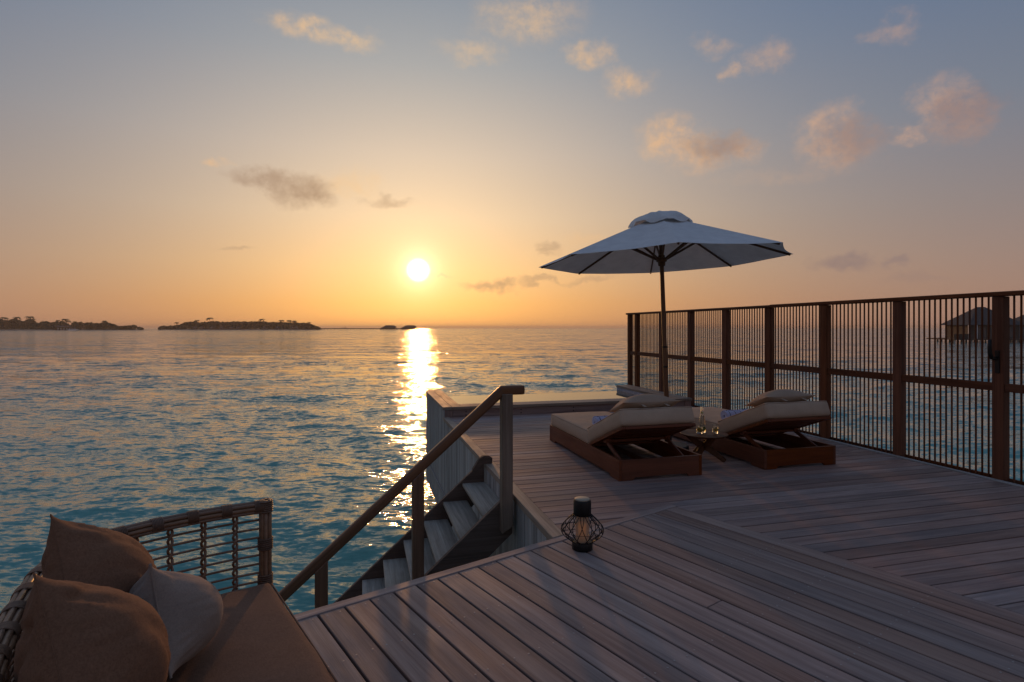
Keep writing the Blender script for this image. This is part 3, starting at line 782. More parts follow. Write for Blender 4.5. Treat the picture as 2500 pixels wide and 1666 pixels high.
# ------------------------------------------------------------------ side table, bottle and glasses
TBL = (3.85, 5.70); TH = .322
tb = thing('side_table', 'low round wooden table with crossed legs between the two loungers', 'table', PA(*TBL), TA)
part(MB().lathe([(0.001, TH - .024), (.245, TH - .024), (.270, TH - .008), (.270, TH), (0.001, TH)], 48), 'table_top', M['table'], tb, bevel=.0015, smooth='auto')
for q in range(3):
    a = R(-42 + 120 * q + 10)
    u = Vector((math.cos(a), math.sin(a), 0)); pts = [u * .235 + Vector((0, 0, .012)), u * .075 + Vector((0, 0, .135)), u * -.06 + Vector((0, 0, .20)), u * -.185 + Vector((0, 0, TH - .027))]
    sh_ = []; w_ = Vector((-u.y, u.x, 0)) * .021
    lg = MB()
    sec = []
    for i, p in enumerate(pts):
        d_ = (pts[min(i + 1, 3)] - pts[max(i - 1, 0)]).normalized(); nrm = d_.cross(w_.normalized()) * (.036 if i in (1, 2) else .024)
        sec.append([p + w_ + nrm, p - w_ + nrm, p - w_ - nrm, p + w_ - nrm])
    vs = [v for s_ in sec for v in s_]
    fs = [(i * 4 + k_, i * 4 + (k_ + 1) % 4, (i + 1) * 4 + (k_ + 1) % 4, (i + 1) * 4 + k_) for i in range(3) for k_ in range(4)] + [(3, 2, 1, 0), (12, 13, 14, 15)]
    lg.add(vs, fs)
    part(lg, 'leg', M['table'], tb, bevel=.003)
def at_table(dt, ds): return PA(TBL[0] + dt, TBL[1] + ds, TH + .0005)
bo = thing('water_bottle', 'tall clear glass carafe of water with lime on the low table', 'bottle', at_table(.015, .05))
part(MB().lathe([(.001, 0), (.040, 0), (.043, .006), (.043, .09), (.040, .13), (.026, .20), (.0185, .235), (.0175, .285), (.0195, .288), (.0195, .300), (.0155, .300), (.0145, .285), (.0150, .236), (.0225, .20), (.0365, .13), (.0395, .09), (.0395, .010), (.001, .010)], 28), 'bottle_glass', M['glass'], bo, smooth='auto')
part(MB().lathe([(.001, .0115), (.0392, .0115), (.0392, .09), (.0362, .13), (.0222, .199), (.001, .199)], 24), 'water', M['drink'], bo, smooth='auto')
part(MB().tube([(-.004, 0, .218), (.002, .003, .236)], .0135, 14), 'lime_wedge', M['lime'], bo)
part(MB().tube([(.004, -.01, .045), (.004, .01, .049)], .026, 14), 'lime_slice', M['lime'], bo)
for dt, ds, lab in ((-.055, -.005, 'beside the carafe, lemon slice inside, toward the stairs'), (.125, -.045, 'standing apart from the carafe near the table rim')):
    g = thing('drinking_glass', 'short clear tumbler of water ' + lab, 'glass', at_table(dt, ds), 0, 'tumblers on the low table')
    part(MB().lathe([(.001, 0), (.030, 0), (.032, .004), (.036, .105), (.0338, .105), (.0300, .013), (.001, .013)], 24), 'tumbler', M['glass'], g, smooth='auto')
    part(MB().lathe([(.001, .0135), (.0297, .0135), (.0328, .075), (.001, .075)], 20), 'water', M['drink'], g, smooth='auto')
    if dt < 0: part(MB().tube([(-.002, -.006, .040), (.002, .002, .042)], .025, 16), 'lemon_slice', M['lemon'], g)
    else: part(MB().tube([(.006, -.004, .034), (.004, .006, .05)], .018, 14), 'lime_slice', M['lemon'], g)

# ------------------------------------------------------------------ parasol
um = thing('parasol', 'large white octagonal canvas parasol on a wooden pole above the loungers', 'parasol', PA(3.735, 6.28, .001))
um.rotation_euler = (R(-.3), R(-2.0), 0)
part(MB().lathe([(.001, 0), (.24, 0), (.25, .01), (.25, .06), (.235, .075), (.05, .08), (.045, .09), (.045, .30), (.001, .30)], 32), 'base', M['black'], um, smooth='auto')
pl = MB().tube([(z, 0, 0) for z in (.05, .6, 1.2, 1.8, 2.4, 2.98)], [.030, .030, .029, .028, .026, .022], 20)
part(pl, 'pole', M['pole'], um, smooth='auto', rot=(0, R(-90), 0))
for z in (1.05, 1.30): part(MB().lathe([(.0305, z), (.0325, z + .004), (.0325, z + .016), (.0305, z + .02)], 20), 'pole_ring', M['black'], um, smooth='auto')
RAD, ZR, ZT, RT = 1.565, 2.40, 2.865, .30
va = [R(-98.9 + 45 * q) for q in range(8)]
def cz(r): return ZR + (ZT - ZR) * (RAD - r) / (RAD - RT)
for q in range(8):
    A, B = va[q], va[(q + 1) % 8]; n = 10; m_ = 12; V = []; Fc = []
    for lay in (0, 1):
        for i in range(m_ + 1):
            r = RT * .5 + (RAD - RT * .5) * i / m_
            for j in range(n + 1):
                f = j / n
                p = Vector((math.cos(A), math.sin(A), 0)) * r * (1 - f) + Vector((math.cos(B), math.sin(B), 0)) * r * f
                sag = 4 * f * (1 - f)
                z = cz(r) - .030 * sag * (.25 + .75 * math.sin(math.pi * min(1, (r - .15) / (RAD - .1)))) + mn.noise(Vector((p.x * 2.1, p.y * 2.1, 4))) * .006 * sag
                p *= 1 - .022 * sag * (i / m_) ** 3
                V.append((p.x, p.y, z - lay * .003))
    N_ = (m_ + 1) * (n + 1); st = n + 1
    for i in range(m_):
        for j in range(n):
            a = i * st + j
            Fc += [(a, a + st, a + st + 1, a + 1), (N_ + a, N_ + a + 1, N_ + a + st + 1, N_ + a + st)]
    for j in range(n):
        a = m_ * st + j; Fc += [(a, N_ + a, N_ + a + 1, a + 1)]
    # hem folded under along the rim
    me = bpy.data.meshes.new('canopy_panel'); me.from_pydata(V, [], Fc)
    bm = bmesh.new(); bm.from_mesh(me); bmesh.ops.recalc_face_normals(bm, faces=bm.faces); bm.to_mesh(me); bm.free()
    for p in me.polygons: p.use_smooth = True
    me.set_sharp_from_angle(angle=R(60))
    link('canopy_panel', me, M['canvas'], um)
    d_ = Vector((math.cos(A), math.sin(A), 0))
    a, b = d_ * .06 + Vector((0, 0, cz(.06) - .03)), d_ * (RAD - .035) + Vector((0, 0, ZR - .010))
    Lr = (b - a).length; rb = MB().box(-Lr / 2, Lr / 2, -.009, .009, -.013, .013)
    rib = part(rb, 'rib', M['pole'], um, bevel=.003, loc=(a + b) / 2, rot=(0, math.atan2(-(b - a).z, math.hypot((b - a).x, (b - a).y)), A))
    a, b = d_ * .055 + Vector((0, 0, 2.415)), d_ * .62 + Vector((0, 0, cz(.62) - .035))
    Lr = (b - a).length; rb = MB().box(-Lr / 2, Lr / 2, -.010, .010, -.014, .014)
    part(rb, 'strut', M['pole'], um, bevel=.003, loc=(a + b) / 2, rot=(0, math.atan2(-(b - a).z, math.hypot((b - a).x, (b - a).y)), A))
part(MB().lathe([(.028, 2.33), (.042, 2.335), (.046, 2.36), (.046, 2.38), (.066, 2.39), (.066, 2.43), (.045, 2.44), (.04, 2.47), (.028, 2.475)], 24), 'runner', M['pole'], um, smooth='auto')
# ruffled vent cap
V = []; Fc = []; n = 96
prof = [(.0, 3.000), (.09, 2.999), (.18, 2.990), (.25, 2.965), (.305, 2.930), (.350, 2.890), (.380, 2.855), (.386, 2.838)]
for lay in (0, 1):
    for i, (r, z) in enumerate(prof):
        for k_ in range(n):
            a = 2 * math.pi * k_ / n; f = i / (len(prof) - 1)
            wv = (mn.noise(Vector((math.cos(a) * 2.4, math.sin(a) * 2.4, f * 1.6))) * .09 + mn.noise(Vector((math.cos(a) * 5, math.sin(a) * 5, f * 3))) * .06) * f * (1.1 - .3 * f)
            oc = 1 + .035 * math.cos(8 * (a - va[0])) * f
            V.append((r * oc * math.cos(a) * (1 + wv * .35), r * oc * math.sin(a) * (1 + wv * .35), z + wv * .55 + .01 * f - lay * .003))
    o_ = lay * n * len(prof)
    for i in range(len(prof) - 1):
        for k_ in range(n): Fc.append((o_ + i * n + k_, o_ + i * n + (k_ + 1) % n, o_ + (i + 1) * n + (k_ + 1) % n, o_ + (i + 1) * n + k_))
o_ = n * len(prof); l_ = (len(prof) - 1) * n
for k_ in range(n): Fc.append((l_ + k_, l_ + (k_ + 1) % n, o_ + l_ + (k_ + 1) % n, o_ + l_ + k_))
me = bpy.data.meshes.new('vent_cap'); me.from_pydata(V, [], Fc)
bm = bmesh.new(); bm.from_mesh(me); bmesh.ops.remove_doubles(bm, verts=bm.verts, dist=1e-6); bmesh.ops.recalc_face_normals(bm, faces=bm.faces); bm.to_mesh(me); bm.free()
for p in me.polygons: p.use_smooth = True
link('vent_cap', me, M['canvas'], um)

# ------------------------------------------------------------------ lantern
ln = thing('lantern', 'black wire cage lantern with a glowing candle on the deck corner', 'lantern', (.492, 3.90, .0055))
part(MB().lathe([(.001, 0), (.070, 0), (.072, .003), (.072, .050), (.069, .054), (.001, .054)], 36), 'base', M['black'], ln, smooth='auto')
part(MB().lathe([(.046, .054), (.047, .056), (.047, .245), (.044, .245), (.044, .056)], 28), 'glass_cylinder', M['shade'], ln, smooth='auto')
part(MB().lathe([(.001, .055), (.028, .055), (.028, .175), (.022, .181), (.001, .182)], 20), 'candle', M['candle'], ln, smooth='auto')
part(MB().lathe([(.001, .238), (.060, .238), (.062, .241), (.062, .332), (.056, .343), (.001, .343)], 36), 'cap', M['black'], ln, smooth='auto')
part(MB().lathe([(.001, .3432), (.052, .3432), (.052, .350), (.049, .352), (.001, .352)], 32), 'cap_disc', M['cap'], ln, smooth='auto')
NW = 12
for q in range(NW):
    for sgn in (-1, 1):
        path = []
        for i in range(15):
            f = i / 14; z = .048 + (.246 - .048) * f
            r = .058 + .090 * math.sin(math.pi * f ** .85) ** 1.15
            a = 2 * math.pi * q / NW + sgn * (f - .45) * .62 + (R(15) if sgn > 0 else 0)
            path.append((r * math.cos(a), r * math.sin(a), z))
        part(MB().tube(path, .0030, 5), 'cage_wire', M['black'], ln, smooth=True)
rg = [(.1475 * math.cos(2 * math.pi * q / 40), .1475 * math.sin(2 * math.pi * q / 40), .138) for q in range(41)]
part(MB().tube(rg, .0014, 5, False), 'cage_ring', M['black'], ln, smooth=True)

# ------------------------------------------------------------------ rattan sofa
SO = (.2, 1.72, .008)
sofa = thing('rattan_sofa', 'curved brown rattan sofa with an open woven back at the deck edge', 'sofa', PB(*SO), TB)
def cr(points, n=14):
    P = [Vector(p) for p in points]; P = [P[0] * 2 - P[1]] + P + [P[-1] * 2 - P[-2]]; out = []
    for i in range(1, len(P) - 2):
        for j in range(n):
            t = j / n; a, b, c, d = P[i - 1:i + 3]
            out.append(.5 * ((2 * b) + (-a + c) * t + (2 * a - 5 * b + 4 * c - d) * t * t + (-a + 3 * b - 3 * c + d) * t ** 3))
    return out + [P[-2]]
half = [(.605, 2.725, 0), (.43, 2.742, 0), (.25, 2.735, 0), (.09, 2.702, 0), (-.04, 2.638, 0), (-.12, 2.53, 0), (-.165, 2.39, 0), (-.195, 2.15, 0), (-.212, 1.93, 0), (-.215, 1.72, 0)]
full = half + [(p[0], 2 * 1.72 - p[1], 0) for p in reversed(half[:-1])]
crv = cr(full, 10)
# arc-length table
acc = [0.0]
for i in range(1, len(crv)): acc.append(acc[-1] + (crv[i] - crv[i - 1]).length)
TOT = acc[-1]
def on(l):
    l = max(0, min(TOT, l)); i = max(1, next((k_ for k_ in range(1, len(acc)) if acc[k_] >= l), len(acc) - 1))
    f = (l - acc[i - 1]) / max(1e-9, acc[i] - acc[i - 1]); p = crv[i - 1].lerp(crv[i], f); d = (crv[i] - crv[i - 1]).normalized()
    return p, d, Vector((-d.y, d.x, 0))
smp = [TOT * i / 150 for i in range(151)]
ZRAIL = .735
def rail_h(l): return ZRAIL
def outward(l): p, d, nn_ = on(l); return nn_ if nn_.dot(p - Vector((.3, 1.72, 0))) > 0 else -nn_
so_v = Vector(SO)
def spath(zf, outf, l0=0, l1=None):
    l1 = TOT if l1 is None else l1
    ls = [l for l in smp if l0 < l < l1]; ls = [l0] + ls + [l1]; r_ = []
    for l in ls:
        p = on(l)[0] + outward(l) * outf; r_.append(Vector((p.x, p.y, zf(l) if callable(zf) else zf)) - so_v)
    return r_
# top rail: a bundle of canes
for (o_, z_) in ((.000, .019), (-.016, .013), (.016, .013), (-.023, -.003), (.023, -.003), (.018, -.018), (-.018, -.018), (.0, -.020)):
    part(MB().tube(spath(lambda l: rail_h(l) + z_, o_), .0088, 7), 'rail_cane', M['rattan'], sofa, smooth=True)
def wrap(l, wd=.042):
    mb = MB()
    for q in range(8):
        p, d, _ = on(l + (q - 3.5) * wd / 8); o = outward(l); c = Vector((p.x, p.y, rail_h(l))) - so_v; ring = []
        for k_ in range(15):
            a = 2 * math.pi * k_ / 14; ring.append(c + o * .0315 * math.cos(a) + Vector((0, 0, 1)) * .0275 * math.sin(a))
        mb.tube(ring, .0030, 5, False)
    part(mb, 'rail_wrap', M['wrap'], sofa, smooth=True)
l = .025
while l < TOT: wrap(l); l += (TOT - .05) / 24
# end posts: bundles down to the feet
for l in (0.0, TOT):
    p, d, _ = on(l); o = outward(l)
    for q, (du, dv_) in enumerate(((-.014, -.014), (.014, -.014), (.014, .014), (-.014, .014), (0, -.019), (0, .019), (.019, 0), (-.019, 0))):
        c = Vector((p.x, p.y, 0)) - so_v + d * du + o * dv_
        part(MB().tube([c + Vector((0, 0, z)) for z in (.0, .2, .4, .6, ZRAIL + .028)], .0085, 7), 'post_cane', M['rattan'], sofa, smooth=True)
    for z in (.40, .565, ZRAIL):
        mb = MB(); c = Vector((p.x, p.y, 0)) - so_v
        for q in range(6):
            ring = [c + d * .030 * math.cos(2 * math.pi * k_ / 14) + o * .030 * math.sin(2 * math.pi * k_ / 14) + Vector((0, 0, z + (q - 2.5) * .009)) for k_ in range(15)]
            mb.tube(ring, .0042, 5, False)
        part(mb, 'post_wrap', M['wrap'], sofa, smooth=True)
# woven back: canes along, braided stakes up
zrow = [.155 + .040 * q for q in range(14)]
for z in zrow:
    part(MB().tube(spath(z, 0), .0052, 6), 'back_cane', M['rattan'], sofa, smooth=True)
nst = int(TOT / .122)
for q in range(1, nst):
    l = TOT * q / nst; p, d, _ = on(l); o = outward(l); c = Vector((p.x, p.y, 0)) - so_v; mb = MB()
    for ph in (0, math.pi):
        path = []
        for i in range(49):
            z = .12 + (ZRAIL - .02 - .12) * i / 48; a = (z - .155) / .040 * math.pi + ph
            path.append(c + d * .0085 * math.sin(a) + o * .011 * math.cos(a) + Vector((0, 0, z)))
        mb.tube(path, .0060, 6)
    part(mb, 'stake', M['rattan'], sofa, smooth=True)
# base: seat frame, skirt canes, feet
def inset(d_): return [(p.x - SO[0] + (d_ if p.x < .2 else 0), p.y - SO[1]) for p in crv]
bm_ = MB().prism([(p.x - SO[0] - outward(acc[i]).x * .03, p.y - SO[1] - outward(acc[i]).y * .03) for i, p in enumerate(crv)][::-1], .14, .262)
part(bm_, 'seat_frame', M['rattan'], sofa)
for l in (TOT * .28, TOT * .5, TOT * .72):
    p, d, _ = on(l); c = Vector((p.x, p.y, 0)) - so_v
    part(MB().tube([c + Vector((0, 0, 0)), c + Vector((0, 0, .14))], .024, 10), 'foot', M['rattan'], sofa, smooth='auto')
seat_me = soft_box(.76, 1.86, .158, .03, (24, 50, 6), .022, .006, 5)
# round the back corners of the seat cushion to the curve of the frame
for v in seat_me.vertices:
    x, y = v.co.x, v.co.y
    f = max(0, (abs(y) - .62) / .31)
    if x < 0: v.co.x = x * (1 - .62 * f * f)
st_o = link('seat_cushion', seat_me, M['seat'], sofa, Vector((.232, 1.72, .265)) - so_v)
pp = [Vector((.37 + .006, y, .150)) for y in np.linspace(-.90, .90, 40)]
part(MB().tube([(p.x, p.y + 0, p.z) for p in pp], .0035, 6), 'piping', M['seat'], st_o, smooth=True)

# ------------------------------------------------------------------ scatter cushions
def cushion(name, label, W, Hh, T, mat, v, n, z, yaw, lean, roll, seed, sag=0, crease=.012, pinch=.07, pipe=.0042):
    me, seam = pillow_mesh(W, Hh, T, 48, seed, sag, crease, pinch)
    o = link(name, me, mat)
    o.location = PB(v, n, z)
    o.rotation_mode = 'XYZ'
    # cushion's face (-y) turned towards +v of the sofa, leaning back
    mt = Matrix.Rotation(TB + R(90) + yaw, 4, 'Z') @ Matrix.Rotation(lean, 4, 'X') @ Matrix.Rotation(roll, 4, 'Y')
    o.rotation_euler = mt.to_euler()
    part(MB().tube(seam, pipe, 6, False), 'piping' if pipe > .003 else 'seam', mat, o, smooth=True)
    return tag(o, label, 'cushion', 'scatter cushions on the rattan sofa')
cushion('scatter_cushion', 'large brown linen cushion in the far corner of the rattan sofa', .52, .42, .30, M['brown'], .005, 2.12, .52, R(-5), R(-15), R(33), 1, .0, .015, .035, .0015)
cushion('scatter_cushion', 'large brown linen cushion leaning on the sofa back, away from the corner', .52, .42, .30, M['brown'], .005, 1.64, .52, R(0), R(-15), R(33), 2, .0, .015, .035, .0015)
cushion('scatter_cushion', 'small pale grey piped cushion leaning on the brown ones', .48, .32, .32, M['greyc'], .155, 2.045, .45, R(4), R(-6), R(28), 3, .0, .013, .10)

# ------------------------------------------------------------------ islands, villas and jetty on the horizon
def px(x, y, D): return Vector(((x - CX) / F * D, D, EYE + (CY - y) / F * D))
def island(name, D, x0, x1, depth):
    n = 40; top = []; V = []; Fc = []
    for i in range(n + 1):
        f = i / n; X = ((x0 + (x1 - x0) * f) - CX) / F * D; w = math.sin(math.pi * f) ** .4
        V += [(X, D - 14 * w, SEA - .5), (X, D - 8 * w, SEA + .9 * w), (X, D + depth * w, SEA + 1.6 * w), (X, D + depth * w + 14, SEA - .5)]
    for i in range(n):
        for q in range(3): a = i * 4 + q; Fc.append((a, a + 4, a + 5, a + 1))
    me = bpy.data.meshes.new(name); me.from_pydata(V, [], Fc)
    for p in me.polygons: p.use_smooth = True
    return tag(link(name, me, M['sand']), kind='structure')
def wood_mass(name, label, D, outline, n, size, depth):
    """leafy mass whose crowns reach the outline, standing in depth"""
    rng = random.Random(int(D)); V = []; Fc = []
    xs = [p[0] for p in outline]; total = xs[-1] - xs[0]
    def top(x): return float(np.interp(x, xs, [p[1] for p in outline]))
    crowns = []
    for q in range(int(total / 1.3)):
        x = xs[0] + total * rng.random(); dd = rng.uniform(0, depth); Dc = D + dd
        H = (CY - top(x)) / F * Dc + EYE - SEA
        if H < 1.2: continue
        H *= rng.uniform(.80, .98); crowns.append((x, Dc, H, min(H * .42, rng.uniform(2.2, 4.6))))
    for q in range(n):
        x, Dc, H, r = crowns[rng.randrange(len(crowns))]
        d_ = Vector((rng.gauss(0, 1), rng.gauss(0, 1), rng.gauss(0, 1))).normalized() * rng.uniform(.6, 1.0)
        base = Vector(((x - CX) / F * Dc, Dc, SEA + H - r)); zscale = 1.0 if d_.z > 0 else (H - r) / r
        c = base + Vector((d_.x * r * 1.15, d_.y * r, d_.z * r * zscale))
        s_ = size * rng.uniform(.6, 1.3); u = Vector((rng.gauss(0, 1), rng.gauss(0, 1), rng.gauss(0, .6))).normalized() * s_; w = Vector((rng.gauss(0, 1), rng.gauss(0, 1), rng.gauss(0, .6))).normalized() * s_
        b = len(V); V += [c - u, c + w * .7, c + u, c - w * .7]; Fc.append((b, b + 1, b + 2, b + 3))
    me = bpy.data.meshes.new(name); me.from_pydata([tuple(v) for v in V], [], Fc)
    return tag(link(name, me, M['leaf']), label, 'trees', kind='stuff')
DL, DM = 900, 1000
k6 = 400 / 2353
ol = [(x * k6, 760 + y * k6) for x, y in [(-3600, 243), (-3300, 190), (-2700, 130), (-2000, 100), (-1400, 125), (-900, 95), (-500, 120), (-150, 110), (0, 105), (100, 120), (240, 105), (330, 150), (420, 100), (520, 160), (630, 135), (720, 160), (800, 150), (900, 140), (990, 190), (1010, 225), (1030, 200), (1090, 140), (1180, 152), (1330, 162), (1430, 170), (1520, 150), (1600, 165), (1680, 210), (1720, 215), (1800, 205), (1850, 210), (1920, 190), (1990, 220), (2050, 243)]]
k7 = 420 / 2353
om = [(380 + x * k7, 770 + y * k7) for x, y in [(40, 172), (90, 142), (240, 142), (330, 125), (380, 100), (440, 82), (560, 82), (640, 90), (730, 85), (800, 76), (900, 80), (1020, 88), (1130, 76), (1250, 84), (1450, 80), (1600, 84), (1780, 92), (1900, 92), (2050, 100), (2130, 118), (2200, 150), (2240, 165)]]
island('island', DL, -640, 372, 60); island('island', DM, 366, 790, 70)
wood_mass('tree_belt', 'dark dense belt of trees on the palm island', DL, ol, 84000, 1.5, 34)
wood_mass('tree_belt', 'dark flat topped belt of trees on the island with beach huts', DM, om, 36000, 1.6, 40)
def palm_parts(seed):
    rng = random.Random(seed); fr = MB(); tk = MB()
    tk.tube([(math.sin(i / 6 * 1.2) * .06, 0, i / 6) for i in range(7)], [.022, .018, .016, .015, .014, .013, .012], 7)
    for q in range(13):
        a = 2 * math.pi * q / 13 + rng.uniform(-.2, .2); up = rng.uniform(.15, 1.0); L = rng.uniform(.26, .34); u = Vector((math.cos(a), math.sin(a), 0)); wv = Vector((-u.y, u.x, 0)); pts = []
        for i in range(6):
            f = i / 5; pts.append(Vector((.056, 0, 1)) + u * L * f * (1 - .15 * f) + Vector((0, 0, L * (up * f - 1.1 * f * f))))
        for i in range(5):
            w0, w1 = .055 * math.sin(math.pi * (.15 + .85 * i / 5)), .055 * math.sin(math.pi * min(1, .15 + .85 * (i + 1) / 5))
            dn = Vector((0, 0, -.03))
            fr.add([pts[i], pts[i + 1], pts[i + 1] + wv * w1 + dn, pts[i] + wv * w0 + dn], [(0, 1, 2, 3)]); fr.add([pts[i], pts[i + 1], pts[i + 1] - wv * w1 + dn, pts[i] - wv * w0 + dn], [(3, 2, 1, 0)])
    return tk.mesh('trunk', smooth=True), fr.mesh('crown')
PM = [palm_parts(i) for i in range(3)]
for a, b in PM: a.materials.append(M['bark']); b.materials.append(M['palm'])
def palm(x, ytop, D, label, sc_=1.0):
    H = (CY - ytop) / F * D + EYE - SEA; a, b = PM[random.randrange(3)]
    r = thing('palm_tree', label, 'palm', ((x - CX) / F * D, D, SEA), random.uniform(0, 6), 'palms on the islands')
    for nm, me in (('trunk', a), ('crown', b)):
        o = link(nm, me, None, r); o.scale = (H * 1.15 * sc_, H * 1.15 * sc_, H * .95)
PALM_L = 'tall palm rising above the tree belt of the palm island'
for x, y in ((8, 775), (40, 774), (72, 773), (78, 779), (142, 782), (160, 779), (166, 783), (184, 785), (253, 783)): palm(x, y, DL - 6 if 90 < x < 200 else DL + 12, PALM_L)
for x, y, lb in ((430, 787, 'short lone palm at the low end of the island with beach huts'), (514, 776, 'tallest lone palm above the island with beach huts'), (481, 782, 'small palm tip above the trees of the island with beach huts'), (641, 779, 'small palm tip above the trees of the island with beach huts'), (687, 782, 'small palm tip above the trees of the island with beach huts'), (708, 782, 'small palm tip above the trees of the island with beach huts'), (717, 783, 'small palm tip above the trees of the island with beach huts'), (756, 787, 'small palm tip above the trees of the island with beach huts')):
    palm(x, y, DM - 4 if x == 430 else DM + 14, lb)
# beach huts along the second island
def hut(x, D, w=5.5):
    r = thing('beach_hut', 'tiny pitched roof beach hut in front of the island trees', 'hut', ((x - CX) / F * D, D, SEA), 0, 'beach huts on the island shore')
    part(MB().box(-w / 2, w / 2, -2.5, 2.5, 1.0, 3.4), 'wall', M['vwall'], r)
    part(MB().add([(-w * .65, -3.2, 3.3), (w * .65, -3.2, 3.3), (w * .65, 3.2, 3.3), (-w * .65, 3.2, 3.3), (-w * .1, 0, 6.2), (w * .1, 0, 6.2)], [(0, 1, 5, 4), (1, 2, 5), (2, 3, 4, 5), (3, 0, 4), (3, 2, 1, 0)]), 'roof', M['thatch'], r)
for x in (475, 492, 517, 541, 565, 581, 645, 677, 713, 724): hut(x, DM - 14)
# jetty pavilion with white boat by the palm island
Dj = 860
pv = thing('jetty_pavilion', 'low open pavilion with bright gaps standing in front of the palm island', 'pavilion', ((158 - CX) / F * Dj, Dj, SEA))
part(MB().box(-17, 10, -3, 3, .3, .9), 'deck', M['vwall'], pv)
part(MB().add([(-15, -4, 5.0), (9, -4, 5.0), (9, 4, 5.0), (-15, 4, 5.0), (-11, 0, 7.0), (5, 0, 7.0)], [(0, 1, 5, 4), (1, 2, 5), (2, 3, 4, 5), (3, 0, 4), (3, 2, 1, 0)]), 'roof', M['thatch'], pv)
for q in range(6): part(MB().box(-14 + q * 4.5 - .2, -14 + q * 4.5 + .2, -3, -2.6, .9, 5.02), 'post', M['vwall'], pv)
for q in (0, 1, 2, 3, 4): part(MB().box(-13.5 + q * 4.5, -11.2 + q * 4.5, 2.5, 2.7, .9, 3.6), 'bright_gap_panel', M['white'], pv)  # white panels standing in for the bright light seen between the posts
bt = thing('motor_boat', 'white motor boat moored beside the low pavilion', 'boat', ((178 - CX) / F * (Dj - 10), Dj - 10, SEA))
part(MB().xprism([(-7, .9), (-6, -.3), (6.5, -.3), (9, 1.7), (-7, 1.4)], 1, -1.6, 1.6), 'hull', M['white'], bt, bevel=.2)
part(MB().xprism([(-4, 1.3), (4.5, 1.3), (3.4, 3.0), (-4, 3.2)], 1, -1.3, 1.3), 'cabin', M['vglass'], bt, bevel=.1)
part(MB().box(-4.6, 3.9, -1.5, 1.5, 3.1, 3.35), 'cabin_roof', M['white'], bt)
# long jetty and the two villas at its end
Dv = 1050
jt = thing('jetty', 'long thin jetty running from the island toward two villas', 'jetty', ((870 - CX) / F * Dv, Dv, SEA))
xa, xb = (760 - 870) / F * Dv, (1024 - 870) / F * Dv
part(MB().box(xa, xb, -1.2, 1.2, 1.5, 2.1), 'walkway', M['vwall'], jt)
part(MB().box(xa, xb, -1.25, -1.15, 2.1, 3.0), 'railing', M['vwall'], jt)
for q in range(34): part(MB().box(xa + (xb - xa) * q / 33 - .25, xa + (xb - xa) * q / 33 + .25, -1.0, 1.0, -1, 1.5), 'pile', M['vwall'], jt)
def far_villa(x0, x1, lab, mirror=1):
    w = (x1 - x0) / F * Dv; r = thing('overwater_villa', lab, 'villa', (((x0 + x1) / 2 - CX) / F * Dv, Dv - 3, SEA), 0, 'villas on the horizon'); m = mirror
    part(MB().box(-w / 2, w / 2, -5, 5, 1.0, 2.2), 'deck', M['vwall'], r)
    part(MB().box(-w * .34, w * .38, -4, 4, 2.2, 5.2), 'wall', M['vwall'], r)
    def roof(x0_, x1_, z0, z1): return MB().add([(x0_, -5.5, z0), (x1_, -5.5, z0), (x1_, 5.5, z0), (x0_, 5.5, z0), (x0_ + (x1_ - x0_) * .2, -1.5, z1), (x1_ - (x1_ - x0_) * .26, -1.5, z1), (x1_ - (x1_ - x0_) * .26, 1.5, z1), (x0_ + (x1_ - x0_) * .2, 1.5, z1)], [(0, 1, 5, 4), (1, 2, 6, 5), (2, 3, 7, 6), (3, 0, 4, 7), (4, 5, 6, 7), (3, 2, 1, 0)])
    part(roof(-w * .38 * 1, w * .5, 4.6, 8.6), 'roof', M['thatch'], r); part(roof(-w * .5, -w * .28, 3.0, 4.6), 'porch_roof', M['thatch'], r)
    for q in range(7): part(MB().box(-w / 2 + w * q / 6 - .3, -w / 2 + w * q / 6 + .3, -4, 4, -1, 1.0), 'pile', M['vwall'], r)
far_villa(931, 971, 'thatched overwater villa along the jetty, nearer the islands')
far_villa(980, 1021, 'thatched overwater villa at the very end of the jetty under the sun')
sg = thing('jetty_sign_posts', 'tiny dark posts sticking up from the long jetty', 'posts', ((841 - CX) / F * Dv, Dv - 2, SEA + 2.1))
for dx, hgt in ((-2.6, 2.8), (2.2, 4.2), (3.4, 3.8), (.6, 2.6)): part(MB().box(dx - .22, dx + .22, -.2, .2, 0, hgt), 'post', M['vwall'], sg)
part(MB().box(-4.0, -1.4, -.2, .2, 2.2, 2.6), 'crossbar', M['vwall'], sg)
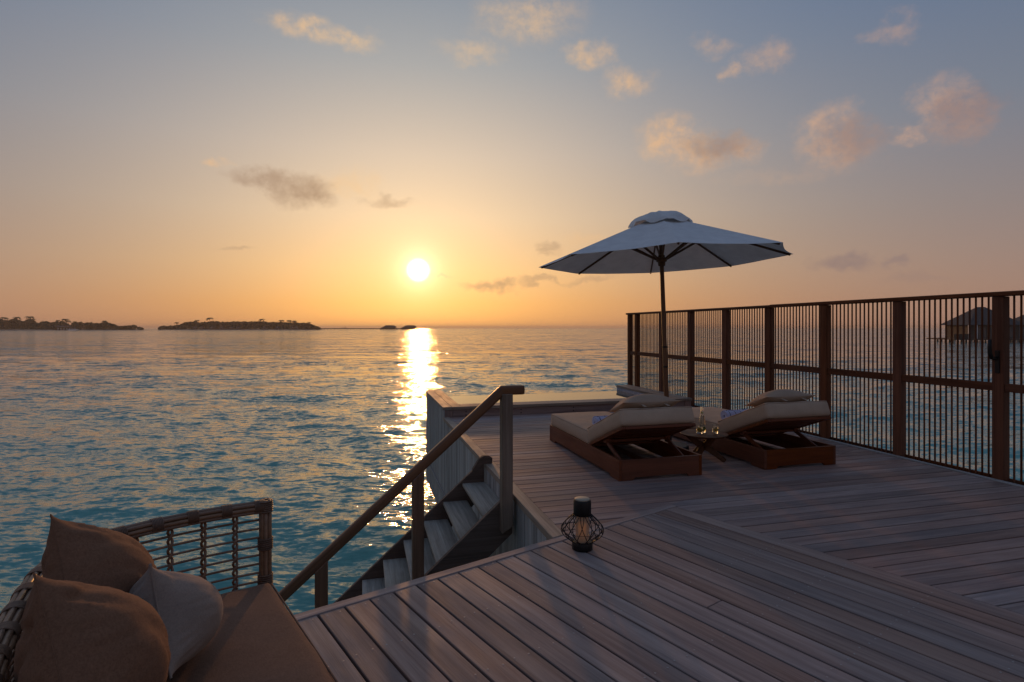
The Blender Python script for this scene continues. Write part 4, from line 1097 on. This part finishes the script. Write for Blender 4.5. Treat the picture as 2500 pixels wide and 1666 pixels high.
# villas behind the screen
def villa(xl, xr, D, ypk, yev, lab, deck=True):
    w = (xr - xl) / F * D; X = ((xl + xr) / 2 - CX) / F * D
    r = thing('overwater_villa', lab, 'villa', (X, D, SEA), R(-8), 'villas behind the screen')
    zp = EYE + (CY - ypk) / F * D - SEA; ze = EYE + (CY - yev) / F * D - SEA; zf = .95
    part(MB().box(-w / 2 + .6, w / 2 - .6, -5, 5, zf, ze + .3), 'wall', M['vwall'], r)
    rx = w / 2 + .4
    part(MB().add([(-rx, -6.2, ze), (rx, -6.2, ze), (rx, 6.2, ze), (-rx, 6.2, ze), (-rx + 5.6, 0, zp), (rx - 5.6, 0, zp)], [(0, 1, 5, 4), (1, 2, 5), (2, 3, 4, 5), (3, 0, 4), (3, 2, 1, 0)]), 'roof', M['thatch'], r)
    part(MB().box(-w / 2 - 3.6, w / 2 + .5, -6, 6, zf - .35, zf), 'deck', M['vwall'], r)
    for q in range(4): part(MB().box(-w / 2 + 2.0 + q * 3.2, -w / 2 + 4.2 + q * 3.2, -5.06, -5.0, zf + .1, ze - .4), 'window', M['vglass'], r)
    for q in range(3): part(MB().box(-w / 2 - 3.6, -w / 2 - .2, -6.0, -5.9, zf + .25 + q * .4, zf + .33 + q * .4), 'railing_bar', M['vwall'], r)
    part(MB().box(-w / 2 - 3.62, -w / 2 + .6, -5.88, -5.84, zf, zf + 1.15), 'railing_panel', M['vwall'], r)
    for xx in (-w / 2 - .3, -w / 2 + 1.6): part(MB().box(xx - .09, xx + .09, -6.0, -5.82, zf, ze), 'post', M['white'], r)
    for q in range(9):
        xx = -w / 2 - 3.2 + (w + 3.4) * q / 8
        for y in (-5.4, 0, 5.2): part(MB().tube([(xx, y, -1.0), (xx, y, zf - .35)], .22, 8), 'pile', M['pile'], r)
villa(2337, 2452, 146, 750, 794, 'dark thatched villa on piles seen through the screen slats', True)
villa(2486, 2600, 152, 756, 794, 'thatched villa on piles beyond its dark roofed neighbour', True)

# ------------------------------------------------------------------ evening haze over the lagoon
hz = bpy.data.materials.new('haze'); hz.use_nodes = True; N = NT(hz.node_tree); N.n.clear()
o_ = N.new('ShaderNodeOutputMaterial'); pvn = N.new('ShaderNodeVolumePrincipled')
pvn.inputs['Color'].default_value = (1.0, .86, .70, 1); pvn.inputs['Density'].default_value = .00017; pvn.inputs['Anisotropy'].default_value = .35
N.l.new(pvn.outputs[0], o_.inputs['Volume'])
tag(part(MB().box(-9600, 9600, -9600, 9600, SEA - 1.6, 24), 'haze', hz), kind='stuff')
